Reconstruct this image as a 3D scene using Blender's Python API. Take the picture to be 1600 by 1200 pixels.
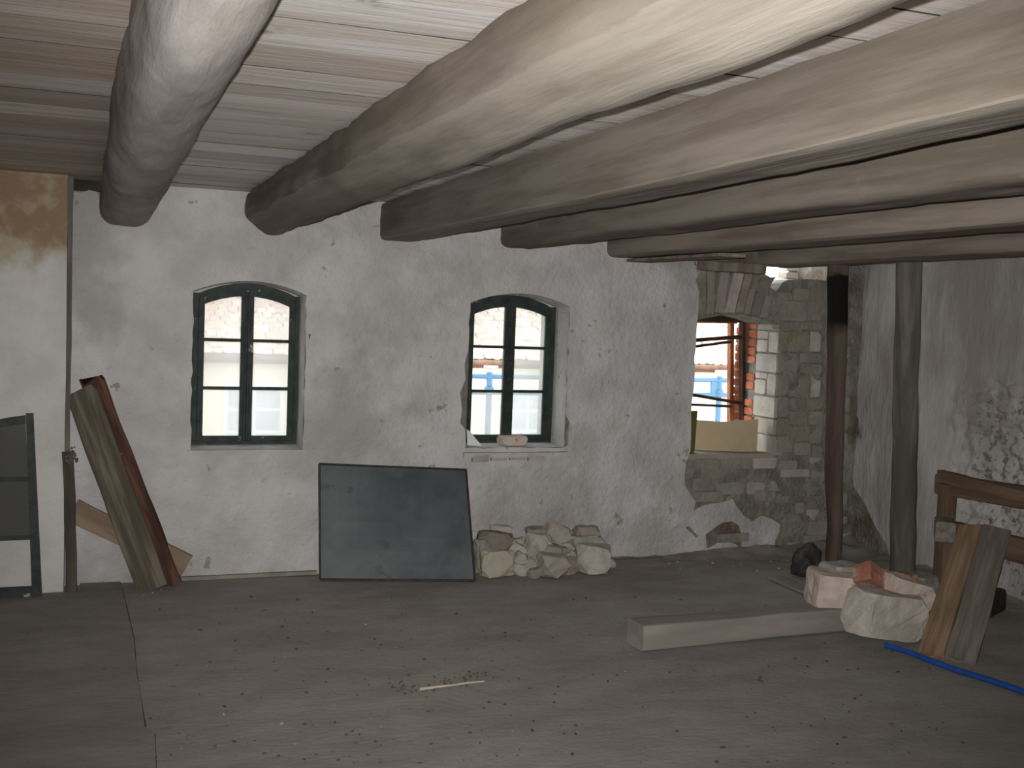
import bpy, bmesh, math, random
from mathutils import Vector, Matrix, noise
from mathutils.geometry import delaunay_2d_cdt
from mathutils.geometry import intersect_point_tri_2d

for o in list(bpy.data.objects): bpy.data.objects.remove(o)
S = bpy.context.scene
COL = S.collection
V = Vector

# ------------------------------------------------------------------ camera
F = 1720.0
HEYE = 1.7
def _basis():
    d1 = V((159-800, 600-468, -F)).normalized()
    d2 = V((5400-800, 600-665, -F)); d2 = (d2 - d1*d1.dot(d2)).normalized()
    return Matrix((d2, d1, d2.cross(d1)))
RC = _basis()
CAM = V((0, 0, HEYE))
cd = bpy.data.cameras.new('camera'); cam = bpy.data.objects.new('camera', cd); COL.objects.link(cam)
cd.sensor_width = 36; cd.lens = F/1600*36; cd.clip_start = .02; cd.clip_end = 300
cam.matrix_world = Matrix.Translation(CAM) @ RC.to_4x4()
S.camera = cam

# ------------------------------------------------------------------ world, lights, exposure
W = bpy.data.worlds.new('overcast_sky'); S.world = W; W.use_nodes = True
bg = W.node_tree.nodes['Background']; bg.inputs[0].default_value = (.93, .97, 1, 1); bg.inputs[1].default_value = 5.6
# the photographer's flash, just above the lens
ld = bpy.data.lights.new('camera_flash', 'SPOT'); ld.energy = 950; ld.color = (1, .980, .962)
ld.spot_size = math.radians(64); ld.spot_blend = 1.0; ld.shadow_soft_size = .006
fl = bpy.data.objects.new('camera_flash', ld); COL.objects.link(fl)
fl.matrix_world = Matrix.Translation(CAM + RC @ V((0, .034, .0))) @ RC.to_4x4() @ Matrix.Diagonal((1.5, 1, 1, 1))
vs = S.view_settings
vs.view_transform = 'Standard'; vs.look = 'None'; vs.gamma = 1; vs.use_curve_mapping = False; vs.exposure = 0.0

# ------------------------------------------------------------------ pixel -> place
def ray(x, y): return (RC @ V((x-800, 600-y, -F))).normalized()
def onY(x, y, Y): d = ray(x, y); return CAM + d*(Y/d.y)
def onX(x, y, X): d = ray(x, y); return CAM + d*(X/d.x)
def onZ(x, y, Z=0.): d = ray(x, y); return CAM + d*((Z-HEYE)/d.z)
def proj(p):
    c = RC.transposed() @ (V(p)-CAM); return 800+F*c.x/-c.z, 600-F*c.y/-c.z

YW = 6.95      # face of the window wall
XR = 5.45      # face of the right wall
HC = 2.39      # underside of ceiling boards

# ------------------------------------------------------------------ materials
def mat(name, c1, c2, scale=8., stretch=(1, 1, 1), rough=.92, bump=.3, bscale=40., c3=None, s3=1.2, t3=(.5, .62),
        rnd=0., c4=None, s4=3., t4=(.58, .64), bdist=.01, hue=None, spec=.15, lo=.38, hi=.62, metal=0., st3=None, m3=None, m4=None, bare=None):
    m = bpy.data.materials.new(name); m.use_nodes = True
    nt = m.node_tree; N = nt.nodes; L = nt.links; b = N['Principled BSDF']
    b.inputs['Roughness'].default_value = rough; b.inputs['Specular IOR Level'].default_value = spec
    b.inputs['Metallic'].default_value = metal
    tc = N.new('ShaderNodeTexCoord'); oi = N.new('ShaderNodeObjectInfo')
    vec = tc.outputs['Object']
    if rnd or hue:
        mu = N.new('ShaderNodeMath'); mu.operation = 'MULTIPLY'; mu.inputs[1].default_value = 37.
        L.new(oi.outputs['Random'], mu.inputs[0])
        ad = N.new('ShaderNodeVectorMath'); ad.operation = 'ADD'
        L.new(vec, ad.inputs[0]); L.new(mu.outputs[0], ad.inputs[1]); vec = ad.outputs[0]
    def nz(sc, st, det=6.):
        mp = N.new('ShaderNodeMapping'); mp.inputs['Scale'].default_value = st; L.new(vec, mp.inputs['Vector'])
        n = N.new('ShaderNodeTexNoise'); n.inputs['Scale'].default_value = sc; n.inputs['Detail'].default_value = det
        n.inputs['Roughness'].default_value = .6; L.new(mp.outputs[0], n.inputs['Vector']); return n.outputs[0]
    def rng(s, a, c):
        r = N.new('ShaderNodeMapRange'); r.interpolation_type = 'SMOOTHSTEP'
        r.inputs['From Min'].default_value = a; r.inputs['From Max'].default_value = c; L.new(s, r.inputs['Value']); return r.outputs[0]
    def mix(f, a, c, mode='MIX'):
        x = N.new('ShaderNodeMix'); x.data_type = 'RGBA'; x.blend_type = mode
        if hasattr(f, 'is_linked'): L.new(f, x.inputs['Factor'])
        else: x.inputs['Factor'].default_value = f
        for s, q in ((6, a), (7, c)):
            if hasattr(q, 'is_linked'): L.new(q, x.inputs[s])
            else: x.inputs[s].default_value = (*q, 1)
        return x.outputs[2]
    base = mix(rng(nz(scale, stretch), lo, hi), c1, c2)
    if c3:
        f3 = rng(nz(s3, st3 or stretch, 8.), *t3)
        if m3:      # limit the stain to a height range (z0 -> z1)
            sp = N.new('ShaderNodeSeparateXYZ'); L.new(tc.outputs['Object'], sp.inputs[0])
            ng = nz(4., (1, 1, 1), 6.)
            a1 = N.new('ShaderNodeMath'); a1.operation = 'MULTIPLY_ADD'; a1.inputs[1].default_value = m3[2]
            L.new(ng, a1.inputs[0]); L.new(sp.outputs['Z'], a1.inputs[2])
            f3 = rng(a1.outputs[0], m3[0]+m3[2]*.5, m3[1]+m3[2]*.5)
            if len(m3) > 3:
                hi3 = N.new('ShaderNodeMath'); hi3.operation = 'SUBTRACT'; hi3.inputs[0].default_value = 1.; L.new(rng(a1.outputs[0], m3[3]+m3[2]*.5, m3[4]+m3[2]*.5), hi3.inputs[1])
                mm3 = N.new('ShaderNodeMath'); mm3.operation = 'MULTIPLY'; L.new(f3, mm3.inputs[0]); L.new(hi3.outputs[0], mm3.inputs[1]); f3 = mm3.outputs[0]
        base = mix(f3, base, c3)
    if c4: 
        f4 = rng(nz(s4, (1, 1, 1), 8.), *t4)
        if m3:
            mm = N.new('ShaderNodeMath'); mm.operation = 'MULTIPLY'; L.new(f4, mm.inputs[0]); L.new(f3, mm.inputs[1]); f4 = mm.outputs[0]
        if m4:      # damaged zone: below height m4[1], on the camera side of y = m4[0]
            sp4 = N.new('ShaderNodeSeparateXYZ'); L.new(tc.outputs['Object'], sp4.inputs[0])
            for out, a_, b_ in (('Y', m4[0], m4[0]-.3), ('Z', m4[1], m4[1]-.22)):
                r4 = N.new('ShaderNodeMapRange'); r4.inputs['From Min'].default_value = a_; r4.inputs['From Max'].default_value = b_; L.new(sp4.outputs[out], r4.inputs['Value'])
                m6 = N.new('ShaderNodeMath'); m6.operation = 'MULTIPLY'; L.new(f4, m6.inputs[0]); L.new(r4.outputs[0], m6.inputs[1]); f4 = m6.outputs[0]
        base = mix(f4, base, c4)
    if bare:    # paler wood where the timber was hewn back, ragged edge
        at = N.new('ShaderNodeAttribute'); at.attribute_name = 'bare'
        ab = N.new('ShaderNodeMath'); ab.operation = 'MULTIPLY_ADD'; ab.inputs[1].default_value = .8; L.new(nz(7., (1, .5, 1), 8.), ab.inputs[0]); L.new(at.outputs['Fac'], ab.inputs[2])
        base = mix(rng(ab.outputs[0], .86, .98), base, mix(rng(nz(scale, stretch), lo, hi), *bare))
    if hue:
        mr = N.new('ShaderNodeMath'); mr.operation = 'FRACT'
        m5 = N.new('ShaderNodeMath'); m5.operation = 'MULTIPLY'; m5.inputs[1].default_value = 7.31
        L.new(oi.outputs['Random'], m5.inputs[0]); L.new(m5.outputs[0], mr.inputs[0])
        hx = N.new('ShaderNodeMath'); hx.operation = 'MULTIPLY'; hx.inputs[1].default_value = .8; L.new(mr.outputs[0], hx.inputs[0])
        base = mix(hx.outputs[0], base, hue)
    if rnd:
        hv = N.new('ShaderNodeHueSaturation'); L.new(base, hv.inputs['Color'])
        r2 = N.new('ShaderNodeMapRange'); r2.inputs['To Min'].default_value = 1-rnd; r2.inputs['To Max'].default_value = 1+rnd
        L.new(oi.outputs['Random'], r2.inputs['Value']); L.new(r2.outputs[0], hv.inputs['Value']); base = hv.outputs[0]
    L.new(base, b.inputs['Base Color'])
    if bump:
        bp = N.new('ShaderNodeBump'); bp.inputs['Strength'].default_value = bump; bp.inputs['Distance'].default_value = bdist
        sm = N.new('ShaderNodeMath'); sm.operation = 'ADD'
        L.new(nz(bscale, stretch, 8.), sm.inputs[0]); L.new(nz(bscale*.22, stretch, 4.), sm.inputs[1])
        L.new(sm.outputs[0], bp.inputs['Height']); L.new(bp.outputs[0], b.inputs['Normal'])
    return m

rough_y = 5.95
MT = {}
def defm(k, *a, **kw): MT[k] = mat(k, *a, **kw)
defm('plaster', (.475, .46, .45), (.60, .587, .577), scale=2.6, lo=.34, hi=.66, bump=.8, bscale=24., bdist=.025, c3=(.39, .375, .36), s3=1.1, t3=(.47, .66), c4=(.30, .28, .26), s4=9., t4=(.655, .71))
defm('pier_plaster', (.52, .505, .49), (.60, .58, .56), scale=3., bump=.5, bscale=22., bdist=.02, c3=(.37, .305, .19), m3=(1.80, 2.05, .5), c4=(.27, .185, .12), s4=3.2, t4=(.5, .62))
defm('right_plaster', (.375, .355, .335), (.51, .49, .47), scale=3.2, stretch=(1, 1, .35), bump=.7, bscale=20., bdist=.025, c3=(.30, .275, .25), s3=1.1, t3=(.48, .62), c4=(.19, .175, .16), s4=22., t4=(.53, .62), m4=(rough_y, 1.42))
defm('masonry_core', (.20, .19, .16), (.29, .275, .24), scale=9., bump=.9, bscale=30., bdist=.03, c3=(.16, .125, .095), s3=1.8, t3=(.55, .68))
defm('stone', (.235, .22, .19), (.32, .305, .27), scale=7., bump=.7, bscale=26., bdist=.02, rnd=.12, hue=(.27, .245, .185))
defm('pale_stone', (.36, .335, .295), (.47, .44, .39), scale=7., bump=.6, bscale=26., bdist=.015, rnd=.12, hue=(.38, .33, .28))
defm('ochre_stone', (.23, .20, .12), (.28, .25, .165), scale=9., bump=.7, bscale=26., bdist=.015, c3=(.27, .25, .21), s3=4., t3=(.5, .6))
defm('red_brick', (.38, .115, .06), (.47, .16, .085), scale=12., bump=.5, bscale=40., bdist=.01, rnd=.15, c3=(.36, .29, .24), s3=6., t3=(.56, .66))
defm('dusty_brick', (.215, .17, .14), (.29, .242, .205), scale=8., bump=.6, bscale=36., bdist=.01, rnd=.18, hue=(.28, .253, .22))
defm('rubble', (.38, .345, .30), (.50, .465, .41), scale=9., bump=.6, bscale=36., bdist=.012, rnd=.17, hue=(.36, .31, .25))
defm('beige_stone', (.43, .385, .335), (.53, .485, .43), scale=8., bump=.5, bscale=34., bdist=.01)
defm('dusty_red_brick', (.30, .125, .08), (.38, .18, .125), scale=9., bump=.5, bscale=40., bdist=.01, c3=(.40, .30, .245), s3=7., t3=(.54, .66))
defm('rubble_green', (.315, .31, .262), (.39, .385, .33), scale=9., bump=.6, bscale=36., bdist=.012)
defm('pink_stone', (.50, .40, .34), (.58, .50, .45), scale=8., bump=.4, bscale=30., bdist=.01, c3=(.52, .23, .14), s3=7., t3=(.60, .66))
defm('beam_wood', (.150, .124, .100), (.225, .194, .163), scale=9., stretch=(1, .07, 1), bump=.8, bscale=30., bdist=.007, c3=(.135, .105, .083), s3=2.2, t3=(.5, .64), st3=(1, .22, 1), c4=(.25, .217, .175), s4=2.5, t4=(.56, .68))
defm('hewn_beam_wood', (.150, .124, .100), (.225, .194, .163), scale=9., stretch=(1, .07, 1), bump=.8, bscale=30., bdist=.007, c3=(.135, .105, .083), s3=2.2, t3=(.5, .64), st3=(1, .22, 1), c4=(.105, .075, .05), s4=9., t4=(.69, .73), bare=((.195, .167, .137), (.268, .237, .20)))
defm('grey_beam_wood', (.345, .307, .28), (.445, .407, .375), scale=6., stretch=(1, .10, 1), bump=.8, bscale=28., bdist=.009, c3=(.34, .29, .25), s3=2.4, t3=(.52, .66), st3=(1, .4, 1), c4=(.46, .425, .395), s4=5., t4=(.60, .68))
defm('dark_beam_wood', (.17, .137, .11), (.28, .237, .198), scale=8., stretch=(1, .08, 1), bump=.6, bscale=26., bdist=.01)
defm('plank_wood', (.50, .42, .355), (.70, .64, .58), scale=2.3, stretch=(.25, 2.2, 1), bump=.35, bscale=14., bdist=.008, rnd=.13, hue=(.38, .295, .235), c3=(.76, .72, .67), s3=1.3, t3=(.54, .64), st3=(.3, 1.6, 1))
defm('white_plank', (.66, .60, .545), (.83, .795, .755), scale=2.3, stretch=(.25, 2.6, 1), lo=.34, hi=.66, bump=.35, bscale=14., bdist=.008, rnd=.13, hue=(.56, .47, .40), c3=(.84, .825, .80), s3=1.5, t3=(.50, .60), st3=(.3, 1.8, 1), c4=(.40, .33, .27), s4=2.5, t4=(.60, .68))
defm('post_wood', (.070, .050, .038), (.135, .103, .08), scale=6., stretch=(1.4, 1.4, .12), bump=.6, bscale=26., bdist=.012, c3=(.012, .010, .009), m3=(1.62, 1.74, .25, 2.05, 2.09))
defm('grey_post_wood', (.10, .09, .078), (.18, .165, .145), scale=6., stretch=(1.4, 1.4, .12), bump=.6, bscale=26., bdist=.012)
defm('corner_wood', (.055, .045, .038), (.105, .087, .072), scale=6., stretch=(1.4, 1.4, .12), bump=.6, bscale=26., bdist=.012)
defm('charred_wood', (.014, .012, .011), (.03, .026, .024), scale=12., bump=.6, bscale=30.)
defm('mossy_plank', (.085, .075, .053), (.185, .165, .125), scale=12., stretch=(1.2, 1, .10), bump=.9, bscale=22., bdist=.014, c3=(.065, .058, .04), s3=3., t3=(.52, .6), c4=(.32, .31, .28), s4=14., t4=(.70, .74))
defm('red_plank', (.065, .034, .027), (.16, .082, .055), scale=10., stretch=(1.2, 1, .14), bump=1., bscale=22., bdist=.016, c3=(.05, .032, .027), s3=3., t3=(.50, .58), c4=(.22, .15, .10), s4=10., t4=(.63, .68))
defm('brown_plank', (.20, .145, .10), (.31, .235, .175), scale=5., stretch=(1, 1, .12), bump=.5, bscale=22., bdist=.01)
defm('trestle_wood', (.12, .075, .05), (.21, .14, .095), scale=6., stretch=(1, 1, .12), bump=.5, bscale=24., bdist=.01)
defm('lean_plank', (.20, .135, .085), (.33, .235, .155), scale=16., stretch=(1.2, 1.2, .09), bump=.5, bscale=24., bdist=.01, c3=(.13, .085, .06), s3=3., t3=(.55, .64))
defm('grey_lean_plank', (.15, .13, .11), (.24, .215, .185), scale=16., stretch=(1.2, 1.2, .09), bump=.5, bscale=24., bdist=.01)
defm('dust_floor', (.295, .272, .242), (.335, .312, .278), scale=5., stretch=(.6, 1.15, 1), bump=.35, bscale=36., bdist=.010, c3=(.262, .241, .213), s3=1.8, t3=(.48, .66), c4=(.18, .16, .14), s4=20., t4=(.64, .71))
defm('dust_sheet', (.25, .231, .206), (.288, .268, .239), scale=5., stretch=(.6, 1.15, 1), bump=.32, bscale=36., bdist=.010, c3=(.228, .21, .187), s3=1.8, t3=(.48, .66), c4=(.165, .147, .128), s4=20., t4=(.66, .72))
defm('dust_timber', (.225, .205, .178), (.295, .27, .235), scale=5., stretch=(1, 1, .2), bump=.4, bscale=26., bdist=.01)
defm('green_paint', (.020, .029, .026), (.036, .047, .042), scale=14., bump=.5, bscale=50., bdist=.004, rough=.6, spec=.25, c4=(.33, .335, .32), s4=11., t4=(.66, .69))
defm('old_frame_wood', (.035, .022, .016), (.075, .045, .03), scale=10., stretch=(1, 1, .3), bump=.5, bscale=40., bdist=.005)
defm('rusty_frame', (.17, .06, .03), (.33, .13, .06), scale=12., stretch=(1, 1, .3), bump=.4, bscale=40., bdist=.005)
defm('slate_metal', (.055, .068, .072), (.085, .10, .103), scale=2.6, bump=.12, bscale=30., bdist=.004, rough=.55, spec=.4, c3=(.12, .135, .137), s3=1.6, t3=(.5, .68), c4=(.042, .048, .048), s4=5., t4=(.62, .68))
defm('rim_metal', (.028, .026, .022), (.05, .042, .033), scale=20., bump=.2, rough=.6)
defm('blue_plastic', (.012, .07, .30), (.016, .085, .35), scale=10., bump=.05, rough=.45, spec=.4)
defm('scaffold_blue', (.060, .130, .205), (.075, .15, .23), scale=6., bump=.05, rough=.5)
defm('galvanised', (.32, .32, .33), (.42, .42, .43), scale=8., bump=.05, rough=.5)
defm('beige_board', (.46, .37, .23), (.52, .42, .27), scale=3., bump=.08, rough=.7)
defm('olive_board', (.115, .095, .03), (.16, .135, .05), scale=6., bump=.2)
defm('white_shard', (.66, .66, .66), (.75, .75, .75), scale=4., bump=.05, rough=.6)
defm('bag_black', (.035, .033, .030), (.075, .07, .064), scale=9., bump=.6, bscale=20., bdist=.02, rough=.7)
defm('burnt_block', (.035, .03, .027), (.06, .053, .047), scale=9., bump=.5)
defm('lath', (.42, .35, .28), (.52, .44, .36), scale=9., bump=.2)
defm('debris', (.07, .055, .045), (.12, .10, .085), scale=30., bump=.2)
defm('pale_debris', (.40, .37, .31), (.5, .47, .40), scale=30., bump=.2)
defm('cobweb_dirt', (.10, .09, .085), (.16, .145, .135), scale=30., bump=.4)
defm('roof_tile', (.52, .43, .37), (.62, .54, .47), scale=4., bump=.2, rnd=.12, hue=(.50, .36, .28))
defm('roof_board', (.30, .24, .20), (.34, .28, .24), scale=4., bump=.2)
defm('cream_render', (.66, .62, .46), (.72, .68, .52), scale=2., bump=.2)
defm('pale_render', (.60, .60, .58), (.66, .66, .64), scale=2., bump=.2)
defm('gutter_brown', (.13, .075, .05), (.17, .10, .07), scale=6., bump=.1)
defm('far_frame', (.60, .60, .60), (.66, .66, .66), scale=6., bump=.1)
defm('far_glass', (.30, .33, .36), (.36, .39, .42), scale=3., bump=0, rough=.25, spec=.5)
defm('shade_dark', (.03, .026, .022), (.05, .043, .037), scale=9., bump=.3)  # dark tone standing in for shade in board gaps and a plaster hollow
defm('street', (.34, .33, .31), (.40, .39, .37), scale=2., bump=.3)
defm('iron', (.09, .05, .035), (.16, .09, .06), scale=30., bump=.3, rough=.7)
defm('shell_plain', (.42, .40, .38), (.47, .45, .43), scale=3., bump=.3)

def glass_mat(name, tr, col, tl=True, tint=(1, 1, 1)):
    m = bpy.data.materials.new(name); m.use_nodes = True; nt = m.node_tree; N = nt.nodes; L = nt.links
    for n in list(N):
        if n.type == 'BSDF_PRINCIPLED': N.remove(n)
    out = [n for n in N if n.type == 'OUTPUT_MATERIAL'][0]
    t = N.new('ShaderNodeBsdfTransparent'); t.inputs[0].default_value = (*tint, 1)
    d = N.new('ShaderNodeBsdfTranslucent' if tl else 'ShaderNodeBsdfDiffuse')
    tc = N.new('ShaderNodeTexCoord'); nz = N.new('ShaderNodeTexNoise'); nz.inputs['Scale'].default_value = 5; nz.inputs['Detail'].default_value = 6
    L.new(tc.outputs['Object'], nz.inputs['Vector'])
    mc = N.new('ShaderNodeMix'); mc.data_type = 'RGBA'; L.new(nz.outputs[0], mc.inputs['Factor'])
    mc.inputs[6].default_value = (*[c*.9 for c in col], 1); mc.inputs[7].default_value = (*col, 1); L.new(mc.outputs[2], d.inputs[0])
    mx = N.new('ShaderNodeMixShader'); mx.inputs[0].default_value = 1-tr; L.new(t.outputs[0], mx.inputs[1]); L.new(d.outputs[0], mx.inputs[2])
    gl = N.new('ShaderNodeBsdfGlossy'); gl.inputs['Roughness'].default_value = .12
    m2 = N.new('ShaderNodeMixShader'); m2.inputs[0].default_value = .03; L.new(mx.outputs[0], m2.inputs[1]); L.new(gl.outputs[0], m2.inputs[2])
    L.new(m2.outputs[0], out.inputs[0]); MT[name] = m
glass_mat('hazy_glass', .62, (.50, .50, .49), tint=(.86, .86, .85))
glass_mat('milky_glass', .52, (.50, .50, .49), tint=(.9, .89, .88))
glass_mat('dusty_glass', .25, (.125, .125, .122), tl=False, tint=(.55, .57, .57))

# ------------------------------------------------------------------ object helpers
def mk(name, verts, faces, m, parent=None, smooth=False):
    me = bpy.data.meshes.new(name); me.from_pydata([tuple(v) for v in verts], [], faces); me.update()
    return link(name, me, m, parent, smooth)
def link(name, me, m, parent=None, smooth=False):
    if m and not me.materials: me.materials.append(MT[m])
    if smooth:
        me.polygons.foreach_set('use_smooth', [True]*len(me.polygons))
    o = bpy.data.objects.new(name, me); COL.objects.link(o)
    if parent: o.parent = parent
    return o
def frombm(name, bm, m, parent=None, smooth=False):
    bmesh.ops.recalc_face_normals(bm, faces=bm.faces)
    me = bpy.data.meshes.new(name); bm.to_mesh(me); bm.free(); return link(name, me, m, parent, smooth)
def tag(o, label=None, cat=None, group=None, kind=None):
    if label: o['label'] = label
    if cat: o['category'] = cat
    if group: o['group'] = group
    if kind: o['kind'] = kind
    return o
def empty(name, loc=(0, 0, 0)):
    o = bpy.data.objects.new(name, None); COL.objects.link(o); o.location = loc; o.empty_display_size = .1; return o
def add_box(bm, x0, x1, y0, y1, z0, z1):
    vs_ = [bm.verts.new(p) for p in ((x0,y0,z0),(x1,y0,z0),(x1,y1,z0),(x0,y1,z0),(x0,y0,z1),(x1,y0,z1),(x1,y1,z1),(x0,y1,z1))]
    for f in ((0,3,2,1),(4,5,6,7),(0,1,5,4),(1,2,6,5),(2,3,7,6),(3,0,4,7)): bm.faces.new([vs_[i] for i in f])
def box(name, x0, x1, y0, y1, z0, z1, m, parent=None):
    bm = bmesh.new(); add_box(bm, x0, x1, y0, y1, z0, z1); return frombm(name, bm, m, parent)
def chunk_mesh(name, w, h, d, seed, cham=.12, jit=.06, rough=0.):
    """chamfered, jittered block (hull): w along x, d along y, h along z, centred"""
    r = random.Random(seed); bm = bmesh.new(); c = min(w, h, d)*cham
    for sx in (-1, 1):
        for sy in (-1, 1):
            for sz in (-1, 1):
                q = V((sx*w/2*(1-r.random()*jit*2), sy*d/2*(1-r.random()*jit*2), sz*h/2*(1-r.random()*jit*2)))
                k = c*(.5+r.random()*1.3)
                bm.verts.new(q-V((sx*k, 0, 0))); bm.verts.new(q-V((0, sy*k, 0))); bm.verts.new(q-V((0, 0, sz*k)))
    g = bmesh.ops.convex_hull(bm, input=bm.verts)
    dead = list({e for e in g['geom_interior'] + g['geom_unused'] if isinstance(e, bmesh.types.BMVert)})
    if dead: bmesh.ops.delete(bm, geom=dead, context='VERTS')
    bmesh.ops.recalc_face_normals(bm, faces=bm.faces)
    if rough:       # broken stone: finer facets pushed in and out
        for it in range(2): bmesh.ops.subdivide_edges(bm, edges=[e for e in bm.edges if e.calc_length() > .022], cuts=1, use_grid_fill=True)
        bmesh.ops.triangulate(bm, faces=bm.faces); bm.normal_update()
        for v in bm.verts: v.co += v.normal*rough*(noise.noise(v.co*16+V((seed, 0, 0)))+.6*noise.noise(v.co*38+V((0, seed, 0))))
    me = bpy.data.meshes.new(name); bm.to_mesh(me); bm.free(); return me
def chunk(name, c, w, h, d, seed, m, parent=None, rot=(0, 0, 0), cham=.12, jit=.06, rough=0.):
    o = link(name, chunk_mesh(name, w, h, d, seed, cham, jit, rough), m, parent); o.location = c; o.rotation_euler = rot; return o

def inpoly(p, poly):
    x, y = p; c = False; n = len(poly); j = n-1
    for i in range(n):
        xi, yi = poly[i]; xj, yj = poly[j]
        if (yi > y) != (yj > y) and x < (xj-xi)*(y-yi)/(yj-yi)+xi: c = not c
        j = i
    return c
def densify(poly, step, jit=0., seed=0):
    r = random.Random(seed); out = []
    for i, a in enumerate(poly):
        b = poly[(i+1) % len(poly)]; L_ = math.hypot(b[0]-a[0], b[1]-a[1]); k = max(1, int(L_/step))
        for t in range(k):
            f = t/k; jx = jit*(r.random()-.5)*2 if t else 0; jy = jit*(r.random()-.5)*2 if t else 0
            out.append((a[0]+(b[0]-a[0])*f+jx, a[1]+(b[1]-a[1])*f+jy))
    return out
def sheet(name, outline, holes, place, thick, m, parent=None, step=.12, disp=None, extra=(), back=True, smooth=False):
    """relief sheet: 2-D outline with holes, triangulated, displaced and given thickness; place(u,v,depth)->world"""
    pts = []; edges = []
    for lp in [outline]+list(holes):
        s = len(pts); pts += lp; n = len(lp); edges += [(s+i, s+(i+1) % n) for i in range(n)]
    nb = len(pts)
    def ok(p): return inpoly(p, outline) and not any(inpoly(p, h) for h in holes)
    us = [p[0] for p in outline]; vs2 = [p[1] for p in outline]; r = random.Random(5)
    def grid(u0, u1, v0, v1, st):
        nu = int((u1-u0)/st); nv = int((v1-v0)/st)
        for i in range(1, nu+1):
            for j in range(1, nv+1):
                p = (u0+(i-.5)*(u1-u0)/nu+(r.random()-.5)*st*.4, v0+(j-.5)*(v1-v0)/nv+(r.random()-.5)*st*.4)
                if ok(p): pts.append(p)
    grid(min(us), max(us), min(vs2), max(vs2), step)
    for e in extra: grid(*e)
    res = delaunay_2d_cdt([V(p) for p in pts], edges, [], 0, 1e-5)
    v2 = res[0]; tris = []
    for f in res[2]:
        c = sum((v2[i] for i in f), V((0, 0)))/len(f)
        if ok((c.x, c.y)): tris.append(list(f))
    cnt = {}
    for f in tris:
        for i in range(len(f)):
            k = (f[i], f[(i+1) % len(f)]); kk = (min(k), max(k)); cnt.setdefault(kk, []).append(k)
    bnd = [e[0] for e in cnt.values() if len(e) == 1]; bset = {i for e in bnd for i in e}
    verts = []
    for i, p in enumerate(v2):
        d = disp(p.x, p.y) if disp else 0.
        if i in bset: d = d*.3
        verts.append(place(p.x, p.y, -d))
    n = len(verts); faces = [tuple(f) for f in tris]
    verts += [place(p.x, p.y, thick) for p in v2]
    if back: faces += [tuple(n+i for i in reversed(f)) for f in tris]
    faces += [(b, a, n+a, n+b) for a, b in bnd]
    bm = bmesh.new(); bv = [bm.verts.new(v) for v in verts]
    for f in faces:
        try: bm.faces.new([bv[i] for i in f])
        except ValueError: pass
    if not back: bmesh.ops.delete(bm, geom=[v for v in bm.verts if not v.link_faces], context='VERTS')
    o = frombm(name, bm, m, parent)
    if smooth:
        o.data.polygons.foreach_set('use_smooth', [True]*len(o.data.polygons))
        o.data.set_sharp_from_angle(angle=math.radians(50))
    return o
def loft(name, secs, m, parent=None, smooth=True, sharp=40):
    """closed skin through rings of points"""
    n = len(secs[0]); verts = [p for s in secs for p in s]; faces = []
    for i in range(len(secs)-1):
        for j in range(n):
            k = (j+1) % n; faces.append((i*n+j, i*n+k, (i+1)*n+k, (i+1)*n+j))
    faces.append(tuple(range(n))[::-1]); faces.append(tuple((len(secs)-1)*n+j for j in range(n)))
    bm = bmesh.new(); bv = [bm.verts.new(p) for p in verts]
    for f in faces: bm.faces.new([bv[i] for i in f])
    o = frombm(name, bm, m, parent)
    if smooth:
        o.data.polygons.foreach_set('use_smooth', [True]*len(o.data.polygons)); o.data.set_sharp_from_angle(angle=math.radians(sharp))
    return o
def supr(th, e):
    c, s = math.cos(th), math.sin(th)
    return math.copysign(abs(c)**(2/e), c), math.copysign(abs(s)**(2/e), s)
def timber(name, A, B, w, h, m, parent=None, up=(0, 0, 1), e=8., n=20, k=14, amp=.006, seed=0, taper=1., jag=0.):
    """hewn timber from A to B: w sideways, h along up; slightly uneven"""
    A, B = V(A), V(B); d = (B-A).normalized(); s = d.cross(V(up)).normalized(); u = s.cross(d).normalized(); secs = []
    X_, Y_, Z_ = V((1, 0, 0)), V((0, 1, 0)), V((0, 0, 1)); LL = (B-A).length      # local z runs along the timber
    for i in range(k+1):
        t = i/k; c = Z_*LL*t; f = 1+(taper-1)*t; ring = []
        wob = V((noise.noise(V((t*3+seed*7.1, 0, 0))), noise.noise(V((t*3+seed*7.1, 9, 0))), 0))*amp
        for j in range(n):
            cx, cy = supr(2*math.pi*(j+.5)/n, e)
            q = amp*noise.noise(V((cx*1.2+seed, cy*1.2, t*(B-A).length*3.5+seed*3)))
            jz = Z_*(jag*noise.noise(V((cx*2.5, seed, 3.))) if i == k else 0.)
            ring.append(c+jz-X_*(cx*(w/2*f+q)+wob.x)+Y_*(cy*(h/2*f+q)+wob.y))
        secs.append(ring)
    o = loft(name, secs, m, parent)
    o.matrix_basis = Matrix.Translation(A) @ Matrix((-s, u, d)).transposed().to_4x4()
    return o
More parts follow.
